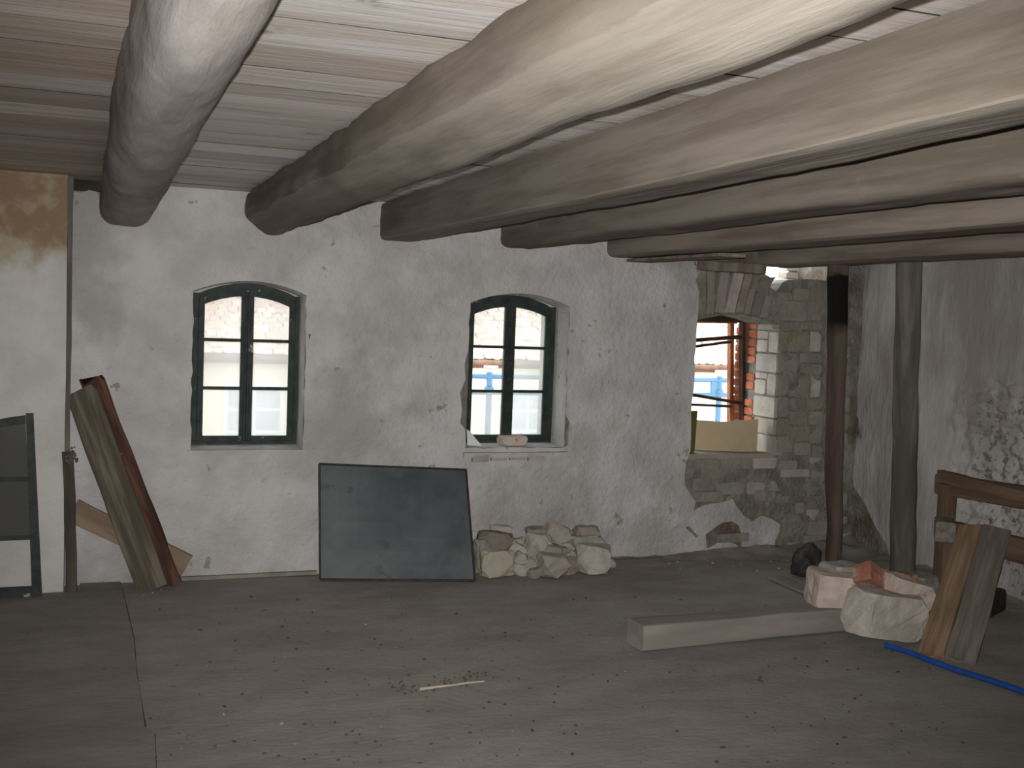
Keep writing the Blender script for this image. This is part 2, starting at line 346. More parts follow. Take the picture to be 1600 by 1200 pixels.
def slab(name, BL, BR, TR, TL, th, m, parent=None, nu=4, nv=10, jit=0., seed=0, bow=0.):
    """board given by its four front corners, thickness th backwards"""
    BL, BR, TR, TL = map(V, (BL, BR, TR, TL)); nrm = (BR-BL).cross(TL-BL).normalized()
    if nrm.dot(CAM-BL) < 0: nrm = -nrm
    r = random.Random(seed); fr = []; bk = []
    for j in range(nv+1):
        for i in range(nu+1):
            u, v = i/nu, j/nv; p = BL.lerp(BR, u).lerp(TL.lerp(TR, u), v)
            e = V((0, 0, 0))
            if jit:
                e += (BR-BL).normalized()*jit*(noise.noise(V((v*9+seed, u*3, 1.3))))*(1 if i in (0, nu) else .3)
                if j in (0, nv): e += (TL-BL).normalized()*jit*1.6*(r.random()-.5)
                e += nrm*jit*.5*noise.noise(V((v*7+seed, u*4, 4.)))
            e += nrm*bow*4*u*(1-u)
            fr.append(p+e); bk.append(p+e-nrm*th)
    n = len(fr); q = nu+1; faces = []
    for j in range(nv):
        for i in range(nu):
            a = j*q+i; faces.append((a, a+1, a+q+1, a+q)); faces.append((n+a, n+a+q, n+a+q+1, n+a+1))
    bl = [i for i in range(nu)]+[j*q+nu for j in range(nv)]+[nv*q+i for i in range(nu, 0, -1)]+[j*q for j in range(nv, 0, -1)]
    for i in range(len(bl)):
        a, b = bl[i], bl[(i+1) % len(bl)]; faces.append((a, n+a, n+b, b))
    bm = bmesh.new(); bv = [bm.verts.new(p) for p in fr+bk]
    for f in faces: bm.faces.new([bv[i] for i in f])
    return frombm(name, bm, m, parent)
def tube(name, pts, r, m, parent=None, n=10):
    secs = []
    for i, p in enumerate(pts):
        p = V(p); d = (V(pts[min(i+1, len(pts)-1)])-V(pts[max(i-1, 0)])).normalized()
        a = d.orthogonal().normalized() if abs(d.z) > .99 else d.cross(V((0, 0, 1))).normalized(); b = a.cross(d)
        secs.append([p+a*r*math.cos(2*math.pi*j/n)+b*r*math.sin(2*math.pi*j/n) for j in range(n)])
    return loft(name, secs, m, parent)
def fbm(x, y, z=0., s=1.): return noise.fractal(V((x*s, y*s, z)), 1., 2., 4)

# ================================================================== SETTING
# ---- floor
def mkfloor():
    x0, x1, y0, y1 = -3.3, 5.5, -2.0, 7.02; st = .11; nu = int((x1-x0)/st); nv = int((y1-y0)/st); vs_ = []; fs = []
    for j in range(nv+1):
        for i in range(nu+1):
            x = x0+(x1-x0)*i/nu; y = y0+(y1-y0)*j/nv
            vs_.append((x, y, .006*fbm(x, y, 2., .9)+.003*fbm(x, y, 6., 4.)-.004))
    for j in range(nv):
        for i in range(nu):
            a = j*(nu+1)+i; fs.append((a, a+1, a+nu+2, a+nu+1))
    return mk('floor', vs_, fs, 'dust_floor', smooth=True)
floor = tag(mkfloor(), 'grey-brown dust-covered floor', 'floor', kind='structure')
P2 = lambda q: (lambda v: (v.x, v.y))(onZ(*q))
edge = [(.205, 4.05), (.215, 4.43), (.182, 4.50), (.17, 5.2), (.172, 5.74), (.15, 6.3), (.125, 6.93)]
so = densify([(-2.2, 3.2), (.22, 3.2)]+edge+[(-.10, 6.93), (-.10, 6.74), (-2.2, 6.72)], .12, .004, 3)
sheet('floor_sheet', so, [], lambda u, v, d: V((u, v, .012-d*.5)), .02, 'dust_sheet', floor, step=.2,
      disp=lambda u, v: .006*fbm(u, v, 1., 1.5))

pth = [V((x, y)) for x, y in edge]
rb = []
for i, p in enumerate(pth):
    w_ = .002+.002*((i*7) % 3)/2; rb += [V((p.x+.001, p.y, .0085)), V((p.x+.001+w_*1.6, p.y, .0075))]
mk('seam_gap', rb, [(2*i, 2*i+1, 2*i+3, 2*i+2) for i in range(len(pth)-1)], 'debris', floor)
# ---- window wall: masonry core with real openings
def arched(x0, x1, z0, zs, za, n=10):
    c = [(x0, z0), (x1, z0), (x1, zs)]
    for i in range(1, n):
        t = i/n; c.append((x1+(x0-x1)*t, zs+(za-zs)*(1-(2*t-1)**2)))
    return c+[(x0, zs)]
H1 = arched(.520, 1.205, .80, 1.775, 1.848); H2 = arched(2.288, 3.005, .80, 1.772, 1.846); H3 = arched(3.975, 4.715, .735, 1.695, 1.76)
hole_top = [(5.10, 2.45), (5.10, 2.045), (4.93, 2.05), (4.765, 2.035), (4.713, 2.011), (4.667, 1.943), (4.621, 1.972), (4.648, 2.037), (4.588, 2.064), (4.505, 2.082), (4.535, 2.118), (4.55, 2.45)]
core = [(-.3, -.05), (XR+.5, -.05), (XR+.5, 2.45)]+hole_top+[(-.3, 2.45)]
wb = sheet('wall_back', core, [H1, H2, H3], lambda u, v, d: V((u, YW+.035+d, v)), .48, 'masonry_core', step=.3)
tag(wb, 'whitewashed window wall with exposed masonry beside the broken window', 'wall', kind='structure')
WP = lambda x, y, Y=YW: (lambda v: (v.x, v.z))(onY(x, y, Y))
right_edge = [WP(*q) for q in [(1050, 866), (1046, 832), (1068, 818), (1084, 800), (1087, 784), (1078, 772), (1070, 757), (1073, 720), (1079, 704), (1080, 660), (1084, 610), (1085, 560), (1090, 500), (1092, 455), (1088, 437), (1096, 418), (1106, 404)]]
top_edge = [(3.95, 2.41), (.02, 2.41), (0.01, 2.33), WP(158, 322), WP(152, 300), WP(140, 297), WP(125, 301), WP(110, 298)]
pl = [(-.26, -.02)]+[right_edge[0]]+right_edge[1:]+top_edge+[(-.26, WP(107, 298)[1])]
pl = densify(pl, .07, .008, 2)
def pdisp(u, v):
    d = .014*fbm(u, v, 3., .8)+.007*fbm(u, v, 8., 3.)+.003*fbm(u, v, 5., 11.)
    for cx in (2.2, 3.02):      # flaked plaster beside the second window
        k = math.exp(-((u-cx)/.06)**2-((v-1.05)/.22)**2); d -= .02*k*(.5+noise.noise(V((u*30, v*30, 0))))
    k = math.exp(-((u-2.7)/.35)**2-((v-.45)/.25)**2); d += .012*k*noise.noise(V((u*14, v*14, 3)))
    r = math.hypot(u-WP(776, 386)[0], v-WP(776, 386)[1])        # plaster swirl
    if r < .075: d += .009*math.cos(r/.075*9.)*(1-r/.075)+.004
    return d
H2F = [p for p in H2]; H2F = H2F[:1]+[(3.0, .80), (3.035, .82), (3.03, .90), (3.045, .97), (3.006, 1.03)]+H2F[2:]+[(2.284, 1.45), (2.262, 1.36), (2.272, 1.26), (2.238, 1.17), (2.256, 1.06), (2.246, .97), (2.28, .93)]
rimj = lambda h, s: densify(h, .06, .006, s)
plaster = sheet('plaster', pl, [rimj(H1, 4), rimj(H2F, 6)], lambda u, v, d: V((u, YW+d, v)), .04, 'plaster', wb, step=.055, disp=pdisp, back=False, smooth=True)
# thinner old whitewash low on the masonry
ww = [WP(*q) for q in [(1035, 868), (1044, 834), (1062, 822), (1080, 806), (1090, 795), (1104, 789), (1130, 785), (1146, 780), (1154, 794), (1164, 806), (1176, 815), (1192, 806), (1206, 811), (1220, 819), (1219, 832), (1213, 845), (1210, 862), (1210, 868)]]
wh = [WP(*q) for q in [(1106, 858), (1104, 836), (1118, 825), (1130, 817), (1146, 815), (1156, 822), (1161, 838), (1160, 858), (1150, 850), (1128, 845), (1118, 852)]]
sheet('whitewash', densify(ww, .05, .006, 9), [densify(wh, .05, .004, 3)], lambda u, v, d: V((u, YW+.012+d, v)), .03, 'plaster', wb, step=.06,
      disp=lambda u, v: .006*fbm(u, v, 2., 4.), back=False)
# reveals' plaster lining (right side and arch soffit) of the two sound windows
for H in (H1, H2):
    vs_ = []; fs = []
    ins = [(p[0], p[1]) for p in H]; cx = sum(p[0] for p in H)/len(H); cz = 1.3
    for k, yy in enumerate((YW+.002, YW+.10, YW+.225)):
        for p in ins:
            f = .996-.008*k
            vs_.append((cx+(p[0]-cx)*f, yy, cz+(p[1]-cz)*f))
    n = len(ins)
    for k in range(2):
        for i in range(n):
            j = (i+1) % n; fs.append((k*n+i, k*n+j, (k+1)*n+j, (k+1)*n+i))
    bm = bmesh.new(); bv = [bm.verts.new(p) for p in vs_]
    for f in fs: bm.faces.new([bv[i] for i in f])
    frombm('reveal_lining', bm, 'plaster', wb)

# ---- exposed masonry, stone by stone
seed = [100]
def face_block(x0, y0, x1, y1, m, name='stone', front=YW+.012, depth=.09):
    seed[0] += 1; r = random.Random(seed[0])
    a = onY(x0, y0, front); b = onY(x1, y0, front); c = onY(x0, y1, front); d = onY(x1, y1, front)
    X0 = (a.x+c.x)/2; X1 = (b.x+d.x)/2; Z1 = (a.z+b.z)/2; Z0 = (c.z+d.z)/2; g = .006
    o = chunk(name, ((X0+X1)/2, front+depth/2+(r.random()-.5)*.012, (Z0+Z1)/2), X1-X0-g, Z1-Z0-g, depth, seed[0], m, wb,
              rot=(0, (r.random()-.5)*.03, 0), cham=.14, jit=.035)
    return o
FB = [(1216,503,1250,516,'stone'),(1250,503,1284,516,'stone'),(1217,470,1262,502,'stone'),(1262,471,1286,502,'stone'),
 (1216,457,1240,470,'stone'),(1240,450,1266,470,'stone'),(1266,446,1289,470,'stone'),
 (1217,517,1230,551,'stone'),(1230,517,1265,551,'ochre_stone'),(1266,517,1284,551,'pale_stone'),
 (1216,552,1248,583,'stone'),(1249,552,1285,567,'stone'),(1249,568,1285,584,'stone'),
 (1216,585,1232,618,'stone'),(1232,586,1266,620,'ochre_stone'),(1267,586,1283,622,'pale_stone'),
 (1215,620,1233,652,'stone'),(1233,621,1262,641,'stone'),(1262,623,1285,641,'stone'),(1233,642,1262,664,'stone'),(1262,642,1284,664,'stone'),
 (1213,653,1233,680,'stone'),(1233,665,1264,690,'stone'),(1264,665,1284,694,'stone'),(1213,681,1240,708,'stone'),(1240,691,1268,712,'stone'),(1268,695,1284,716,'stone')]
for x0, y0, x1, y1, m in FB: face_block(x0, y0, x1, y1, m)
# stones between pier and corner, mostly behind the first post
y = 446
rr = random.Random(8)
while y < 715:
    h = rr.choice((22, 28, 34)); face_block(1290, y, 1322+rr.randint(0, 8), y+h-1, 'stone'); y += h
# rubble below the broken window
rr = random.Random(21); y = 718
while y < 858:
    h = rr.choice((15, 19, 24)); x = 1076+rr.randint(0, 10) if y < 790 else 1088
    if y > 840: x = 1160
    while x < 1318:
        w = rr.randint(16, 56)
        m = rr.choice(('stone', 'stone', 'stone', 'stone', 'pale_stone'))
        if rr.random() < .25 or (y > 776 and x < 1216 and not (1104 < x < 1150 and y > 812)): x += w; continue
        jj = rr.randint(-5, 5); face_block(x, y+jj, min(x+w, 1324), y+h+jj+rr.randint(-3, 3), m, front=YW+.008+rr.random()*.012); x += w+2
    y += h+1
# relieving arch over the broken window: tilted bricks and stones
ARC = [((1097,490),(1096,417),13,'stone'),((1110,490),(1111,415),11,'stone'),((1124,489),(1134,416),14,'dusty_brick'),((1140,488),(1157,418),15,'pale_stone'),
 ((1155,488),(1172,420),11,'dusty_brick'),((1167,490),(1182,430),10,'stone'),((1179,492),(1190,455),13,'dusty_brick'),((1192,496),(1203,462),12,'stone'),((1187,452),(1203,433),20,'dusty_brick'),((1178,452),(1184,424),9,'dusty_brick')]
for i, (b, t, w, m) in enumerate(ARC):
    fy = YW+.004+(i % 3)*.006; a = onY(b[0]-w/2, b[1], fy); c = onY(b[0]+w/2, b[1], fy); d = onY(t[0]+w/2, t[1], fy); e = onY(t[0]-w/2, t[1], fy)
    slab('brick' if 'brick' in m else 'stone', a, c, d, e, .11, m, wb, nu=2, nv=4, jit=.007, seed=i*3)
mo = [(3.93, -.02), (XR+.02, -.02), (XR+.02, 2.45)]+[(5.10, 2.45), (5.10, 2.045), (4.93, 2.05), (4.765, 2.035), (4.713, 2.011), (4.667, 1.943), (4.621, 1.972), (4.6, 1.9), (4.5, 1.78), (3.93, 1.78)]
sheet('mortar', densify(mo, .06, .004, 5), [rimj(arched(3.93, 4.73, .72, 1.70, 1.775), 2)], lambda u, v, d: V((u, YW+.021+d, v)), .02, 'masonry_core', wb, step=.035,
      disp=lambda u, v: .011*fbm(u, v, 2., 6.)+.008*fbm(u, v, 3., 1.7), back=False, smooth=True)
# right reveal of the broken window: pale stones, then red brick towards the street
RX = 4.700
def reveal_block(y0, y1, d0, d1, m, name='stone', proud=0.):
    seed[0] += 1
    za = onX(1200, y0, RX).z; zb = onX(1200, y1, RX).z
    chunk(name, (RX+.05-proud, (d0+d1)/2, (za+zb)/2), .1, za-zb-.006, d1-d0-.006, seed[0], m, wb, cham=.10, jit=.03)
for y0, y1, d0, d1 in [(503,516,6.965,7.25),(517,530,7.10,7.25),(531,551,7.10,7.25),(517,551,6.965,7.09),(552,582,6.965,7.25),(583,593,7.08,7.25),(594,618,7.10,7.25),
                       (583,618,6.965,7.085),(620,653,6.965,7.26),(654,679,6.965,7.23),(680,711,6.965,7.26)]:
    reveal_block(y0, y1, d0, d1, 'pale_stone')
z = .80; k = 0
while z < 1.70:
    seed[0] += 1
    if k not in (5, 8):
        chunk('brick', (4.75, 7.34, z+.0275), .1, .052, .155, seed[0], 'red_brick', wb, cham=.1, jit=.03)
    z += .0665; k += 1
# outer street-side jamb bricks, lit by daylight
z = .75; k = 0
while z < 1.68:
    seed[0] += 1; chunk('brick', (4.715, 7.455, z+.0275), .12, .054, .045, seed[0], 'red_brick', wb, cham=.1, jit=.03); z += .0665
box('mortar', 4.664, 4.73, 7.437, 7.468, .74, 1.70, 'rubble', wb)
# remaining outer leaf seen through the collapsed wall top
for x0, y0, x1, y1, m in [(1230,414,1262,424,'pale_stone'),(1262,412,1292,424,'pale_stone'),(1228,425,1250,436,'pale_stone'),(1250,425,1270,440,'dusty_brick'),(1270,425,1292,440,'pale_stone'),(1226,437,1292,452,'pale_stone'),(1236,403,1292,413,'pale_stone')]:
    face_block(x0, y0, x1, y1, m, front=7.33, depth=.12)
# sills
box('sill', .50, 1.215, YW-.03, YW+.26, .775, .803, 'plaster', wb)
slab('sill', (2.27, YW-.04, .770), (3.02, YW-.04, .770), (3.02, YW+.26, .806), (2.27, YW+.26, .806), .03, 'plaster', wb, jit=.004)
for i in range(4):
    seed[0] += 1; x0 = 737+29*i
    face_block(x0+1, 709, x0+28, 720+random.Random(i).randint(0, 3), 'pale_stone', name='brick', front=YW-.036)
box('sill', 3.965, 4.72, YW+.02, YW+.47, .70, .742, 'rubble', wb)

# ---- left pier (projecting wall)
pf = 6.75; pxr = onY(103, 600, pf).x
def pierdisp(u, v): return .012*fbm(u, v, 4., .9)+.005*fbm(u, v, 7., 4.)
pier = sheet('wall_pier', densify([(-3.3, -.02), (pxr, -.02), (pxr, 2.40), (-3.3, 2.40)], .1, .0), [], lambda u, v, d: V((u, pf+d, v)), .25, 'pier_plaster', step=.08, disp=pierdisp, smooth=True)
tag(pier, 'projecting white pier stained ochre near the ceiling', 'wall', kind='structure')

# ---- right wall
WX = lambda x, y: (lambda v: (v.y, v.z))(onX(x, y, XR))
wr = tag(box('wall_right', XR+.03, XR+.5, -2.0, YW+.03, -.05, 2.45, 'masonry_core'), 'right-hand wall of worn plaster behind the two posts', 'wall', kind='structure')
re = [WX(*q) for q in [(1352, 413), (1350, 440), (1344, 470), (1338, 480), (1338, 556), (1331, 566), (1333, 640), (1342, 655), (1340, 676), (1332, 700), (1334, 760), (1352, 790), (1366, 820), (1385, 850), (1392, 884)]]
rp = [(-2.0, 2.42)]+[(re[0][0], 2.42)]+re+[(re[-1][0], -.02), (-2.0, -.02)]
rc = WX(1560, 650); rc2 = WX(1580, 800)
def rdisp(u, v):
    d = .012*fbm(u, v, 1., .9)+.006*fbm(u, v, 9., 4.)
    k = 1/(1+math.exp((u-(rc[0]+.36+.15*noise.noise(V((v*3, 0, 0)))))*18))*math.exp(-max(0, (v-(rc[1]+.16+.10*noise.noise(V((u*3, 5, 0)))))*14)**2)
    if k > .03 and v > .25: d += k*(.042*noise.noise(V((u*7, v*13, 2)))+.03*noise.noise(V((u*17, v*27, 5)))-.006)
    return d
sheet('plaster', densify(rp, .08, .006, 4), [], lambda u, v, d: V((XR+d, u, v)), .035, 'right_plaster', wr, step=.075, disp=rdisp,
      extra=[(rc[0]-.9, rc[0]+.55, .3, rc[1]+.4, .022)], back=False, smooth=True)

# ---- unseen shell behind the photographer
tag(box('wall_left', -3.6, -3.3, -2.0, 7.4, -.05, 2.45, 'shell_plain'), 'plain plastered wall closing the left side', 'wall', kind='structure')
tag(box('wall_front', -3.6, XR+.5, -2.3, -2.0, -.05, 2.45, 'shell_plain'), 'plain plastered wall behind the camera', 'wall', kind='structure')

# ---- ceiling: each board on its own
ceil = tag(box('ceiling', -3.6, XR+.5, -2.3, YW+.034, HC+.028, HC+.10, 'shade_dark'), 'whitewashed board ceiling above the log beams', 'ceiling', kind='structure')
rr = random.Random(3); y = YW+.02; 
while y > -2.0:
    w = rr.choice((.20, .25, .28, .30)); segs = [-3.3, .13, 1.79, 3.43, XR]
    for a, b in zip(segs, segs[1:]):
        dz = rr.random()*.0018
        n = 9; vs_ = []; fs = []      # slightly warped board
        th = .022
        for i in range(n+1):
            x = a+.002+(b-a-.004)*i/n; wv = .0022*noise.noise(V((x*1.3, y*9, 1)))
            for (yy, zz) in ((y-w+.003, HC+dz), (y-.002, HC+dz), (y-.002, HC+dz+th), (y-w+.003, HC+dz+th)):
                vs_.append((x, yy+wv*.5, zz+wv+.0008*noise.noise(V((x*2, yy*8, 4)))))
        for i in range(n):
            for j in range(4):
                k = (j+1) % 4; fs.append((i*4+j, i*4+k, i*4+4+k, i*4+4+j))
        fs += [(3, 2, 1, 0), tuple(n*4+j for j in range(4))]
        bmm = bmesh.new(); bv = [bmm.verts.new(p) for p in vs_]
        for f in fs: bmm.faces.new([bv[i] for i in f])
        bmesh.ops.recalc_face_normals(bmm, faces=bmm.faces)
        for f in bmm.faces: f.material_index = 0 if abs(f.normal.z) > .8 else 1  # edge faces coloured dark so the gaps look filled with shadow
        pm = bpy.data.meshes.new('plank'); bmm.to_mesh(pm); bmm.free(); pm.materials.append(MT['white_plank' if .1 < a < 3.4 else 'plank_wood']); pm.materials.append(MT['shade_dark'])
        link('plank', pm, None, ceil)
    y -= w

# ================================================================== BEAMS
def beam(label, stations, prof, m, amp, seed, name='ceiling_beam', m2=None):
    """stations: (Y, x0, x1, zbottom); prof: hewn outline as fractions of width and height; top stays at the boards"""
    n = 40; ys = [YW+.03-i*.09 for i in range(100)]
    P = [V(p) for p in prof]; per = [(P[(i+1) % len(P)]-P[i]).length for i in range(len(P))]; tot = sum(per); base = []
    for k in range(n):
        q = tot*k/n; i = 0
        while q > per[i]: q -= per[i]; i += 1
        base.append(P[i].lerp(P[(i+1) % len(P)], q/per[i]))
    base = [(base[k-1]*.25+base[k]*.5+base[(k+1) % n]*.25) for k in range(n)]
    secs = []
    for yy in ys:
        for s0, s1 in zip(stations, stations[1:]):
            if s0[0] >= yy >= s1[0]: break
        t = min(1, max(0, (s0[0]-yy)/(s0[0]-s1[0]))); x0, x1, zb = [s0[i]+(s1[i]-s0[i])*t for i in (1, 2, 3)]
        top = HC-.004; ring = []
        for f in base:
            a, b = f.x*2-1, f.y*2-1
            q = amp*(.42*noise.noise(V((a*.9+seed*5, b*.9, yy*1.2)))+.34*noise.noise(V((a*1.5+seed*5, b*1.5, yy*4.)))+.28*noise.noise(V((a*2.6+seed, b*2.6, yy*10))))
            X = x0+(x1-x0)*f.x+a*q; Z = zb+(top-zb)*f.y+b*q
            ring.append(V((X, yy, min(Z, top))))
        secs.append(ring)
    o = loft(name, secs, m, sharp=32)
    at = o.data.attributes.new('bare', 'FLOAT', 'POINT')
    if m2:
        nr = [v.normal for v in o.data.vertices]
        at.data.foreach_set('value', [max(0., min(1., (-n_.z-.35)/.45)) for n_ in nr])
    return tag(o, label, 'beam', 'ceiling beams running towards the window wall')
LOG1 = [(0, 1), (0, .30), (.05, .16), (.16, .04), (.30, 0), (.64, 0), (.82, .12), (.95, .40), (1, .7), (1, 1)]
LOG2 = [(0, 1), (0, .44), (.05, .37), (.30, .14), (.52, .0), (.74, .02), (.90, .16), (1, .42), (1, 1)]
SQ = [(0, 1), (0, .07), (.05, 0), (.95, 0), (1, .07), (1, 1)]
SQ4 = [(0, 1), (0, .60), (.03, .52), (.0, .14), (.10, .02), (.9, 0), (1, .12), (1, 1)]
beam('round whitewashed log beam nearest the ochre-stained pier', [(7.1,-.015,.305,2.135),(4,.02,.295,2.14),(2.5,.055,.29,2.145),(1.5,.085,.288,2.15),(-3,.09,.288,2.15)], LOG1, 'grey_beam_wood', .020, 1)
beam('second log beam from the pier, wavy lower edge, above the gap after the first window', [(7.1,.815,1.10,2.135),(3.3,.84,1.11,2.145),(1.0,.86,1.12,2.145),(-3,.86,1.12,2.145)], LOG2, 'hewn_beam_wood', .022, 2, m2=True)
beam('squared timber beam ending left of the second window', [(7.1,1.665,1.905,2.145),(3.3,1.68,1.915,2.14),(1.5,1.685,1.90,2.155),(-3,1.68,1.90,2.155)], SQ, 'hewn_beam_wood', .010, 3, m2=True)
beam('hewn timber beam ending over the second window with nail below its edge', [(7.1,2.475,2.74,2.145),(3.3,2.49,2.74,2.14),(-3,2.49,2.74,2.135)], SQ4, 'beam_wood', .012, 4)
beam('shadowed timber beam with a thin board nailed under its wall end', [(7.1,3.265,3.57,2.125),(3.3,3.28,3.56,2.118),(-3,3.28,3.56,2.118)], SQ, 'dark_beam_wood', .009, 5)
beam('dark beam propped by the two wooden posts', [(7.1,4.50,4.80,2.122),(3.3,4.52,4.80,2.128),(-3,4.52,4.80,2.128)], SQ, 'dark_beam_wood', .009, 6)
# plaster collars round the beam ends are part of the wall
# thin board under the fifth beam's end
a = onY(1034, 407, 6.80); 
tag(timber('nailed_board', (3.51, 6.94, 2.110), (3.53, 5.75, 2.106), .19, .022, 'dark_beam_wood', amp=.003, seed=4), 'thin dark board fixed under the end of the shadowed beam', 'board')
tag(timber('wall_plate', (3.98, YW+.0, 2.105), (4.52, YW-.01, 2.10), .10, .075, 'dark_beam_wood', amp=.006, seed=5), 'short grey timber lying over the brick arch beside the dark beam', 'timber')
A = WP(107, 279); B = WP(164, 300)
box('hollow_shade', A[0]-.03, B[0]+.05, YW+.004, YW+.06, B[1], A[1]+.03, 'shade_dark', wb)  # dark box painted in for the shade of the plaster hollow

# ================================================================== POSTS
def post(label, A, B, wA, wB, m, seed, e=3.2):
    A, B = V(A), V(B); secs = []; n = 20; k = 26
    for i in range(k+1):
        t = i/k; c = A.lerp(B, t); w = (wA+(wB-wA)*t)/2; ring = []
        c = c+V((noise.noise(V((t*4, seed, 0))), noise.noise(V((t*4, seed, 8))), 0))*.012
        for j in range(n):
            a, b = supr(2*math.pi*(j+.5)/n, e); q = .008*noise.noise(V((a+seed, b, t*9)))
            ring.append(c+V((a*(w+q), b*(w+q), 0)))
        secs.append(ring)
    return loft('wooden_post', secs, m), secs
p1b = onZ(1311, 892, .0); p1b.z = -.002
t1 = onY(1309, 414, 6.30)
o, secs = post('', (4.83, 6.34, .0), (4.70, 6.30, 2.124), .098, .128, 'post_wood', 1)
tag(o, 'thin reddish-brown post with charred black upper length', 'post', 'props under the dark beam')
o2, _ = post('', (5.055, 5.90, -.002), (4.79, 5.70, 2.126), .145, .138, 'grey_post_wood', 2)
tag(o2, 'thicker grey-brown log post nearest the trestle', 'post', 'props under the dark beam')

# ================================================================== WINDOWS
def window(name, X0, label, missing, yf, gl='hazy_glass'):
    """X0 = left outer edge of the frame; identical two-leaf arched windows with six panes"""
    w = tag(empty(name, (X0+.325, yf, .80)), label, 'window', kind='structure'); org = V((X0+.325, yf, .80))
    def loc(o): o.location = -org; return o      # geometry is written in room coordinates
    x0, x1 = X0, X0+.655; zb = .805; zs = 1.745; za = 1.832; cx = (x0+x1)/2
    def top(x): return zs+(za-zs)*(1-((x-cx)/((x1-x0)/2))**2)
    def bar(nm, xa, xb, za_, zb_, y0, y1, parent, m='green_paint'):
        bm = bmesh.new(); add_box(bm, xa, xb, y0, y1, za_, zb_); bmesh.ops.bevel(bm, geom=bm.edges[:], offset=.003, segments=1, affect='EDGES')
        return loc(frombm(nm, bm, m, parent)) if parent is w else frombm(nm, bm, m, parent)
    def arcbar(nm, xa, xb, h, y0, y1, parent, off=0.):
        secs = []
        for i in range(9):
            x = xa+(xb-xa)*i/8; t = top(x)-off
            secs.append([V((x, y0, t-h)), V((x, y1, t-h)), V((x, y1, t)), V((x, y0, t))])
        o = loft(nm, secs, 'green_paint', parent, smooth=False)
        return loc(o) if parent is w else o
    bar('frame_jamb', x0-.03, x0+.028, zb, zs+.02, yf-.012, yf+.065, w); bar('frame_jamb', x1-.028, x1+.03, zb, zs+.02, yf-.012, yf+.065, w)
    bar('frame_bottom', x0-.01, x1+.01, zb-.03, zb+.03, yf-.0135, yf+.063, w); arcbar('frame_head', x0-.012, x1+.012, .040, yf-.0105, yf+.068, w, -.006); fi = arcbar('plaster_infill', x0-.02, x1+.02, .05, yf-.004, yf+.06, w, -.054); fi.data.materials[0] = MT['plaster']
    for s in range(2):
        a = x0+.026 if s == 0 else cx+.002; b = cx-.002 if s == 0 else x1-.026
        c = bar('casement', a, a+.037, zb+.026, top(a+.018)-.03, yf-.018, yf+.02, w)        # hinge or meeting stile
        bar('stile', b-.037, b, zb+.026, top(b-.018)-.03, yf-.018, yf+.02, c)
        bar('bottom_rail', a+.03, b-.03, zb+.024, .864, yf-.016, yf+.02, c); arcbar('top_rail', a+.03, b-.03, .05, yf-.016, yf+.02, c, .028)
        for zm in (1.168, 1.474): bar('muntin', a+.03, b-.03, zm-.010, zm+.010, yf-.010, yf+.016, c)
        bar('meeting_bead', (b-.014 if s == 0 else a-.002), (b+.002 if s == 0 else a+.014), zb+.03, za-.05, yf-.026, yf-.01, c)
        rows = [(.862, 1.160), (1.176, 1.466), (1.482, None)]
        for r_, (z0, z1) in enumerate(rows):
            if (s, r_) in missing: continue
            secs = []
            for i in range(7):
                x = a+.034+(b-a-.068)*i/6; zt = z1 if z1 else top(x)-.072
                secs.append([V((x, yf+.002, z0)), V((x, yf+.005, z0)), V((x, yf+.005, zt)), V((x, yf+.002, zt))])
            loft('pane', secs, gl, c, smooth=False)
        # hinge
        hx = a if s == 0 else b-.02
        bar('hinge', hx, hx+.02, 1.62, 1.66, yf-.022, yf-.015, c); bar('hinge', hx, hx+.02, .92, .96, yf-.022, yf-.015, c)
    return w
window('window_1', .543, 'arched dark green window with six hazy panes near the leaning planks', set(), 7.17, 'milky_glass')
window('window_2', 2.332, 'arched dark green window with one pane missing and a stone on the sill', {(0, 1)}, 7.19)
# broken window frame
w3 = tag(empty('window_3', (4.34, 7.4, .742)), 'rotten sagging window frame without glass in the broken wall', 'window', kind='structure')
org3 = V((4.34, 7.4, .742))
def part3(nm, A, B, w, h, m, up=(0, 0, 1)):
    o = timber(nm, A, B, w, h, m, w3, up=up, amp=.003, k=6, n=12, e=10, seed=len(nm)); o.location = o.location-org3; return o
q = lambda x, y, Y=7.4: onY(x, y, Y)
part3('frame_jamb', (q(1160, 657)), (q(1160, 500)), .030, .05, 'old_frame_wood', up=(0, 1, 0))
part3('outer_jamb', (q(1141, 660, 7.47)), (q(1142, 505, 7.47)), .036, .05, 'rusty_frame', up=(0, 1, 0))
part3('frame_jamb', (4.0, 7.4, .745), (4.0, 7.4, 1.72), .04, .05, 'old_frame_wood', up=(0, 1, 0))
part3('head', (3.98, 7.4, 1.735), q(1163, 499), .05, .055, 'old_frame_wood')
part3('head_strip', (3.98, 7.43, 1.70), q(1150, 504, 7.43), .04, .018, 'rusty_frame')
part3('glazing_bar', q(1080, 532), q(1162, 526), .03, .030, 'old_frame_wood')
part3('glazing_bar', q(1080, 542, 7.44), q(1142, 534, 7.44), .03, .022, 'old_frame_wood')
part3('glazing_bar', q(1076, 616), q(1158, 630), .03, .024, 'old_frame_wood')
part3('glazing_bar', q(1076, 632, 7.44), q(1142, 635, 7.44), .03, .020, 'old_frame_wood')
part3('bottom_rail', (3.98, 7.4, .775), (4.70, 7.4, .775), .05, .06, 'old_frame_wood')
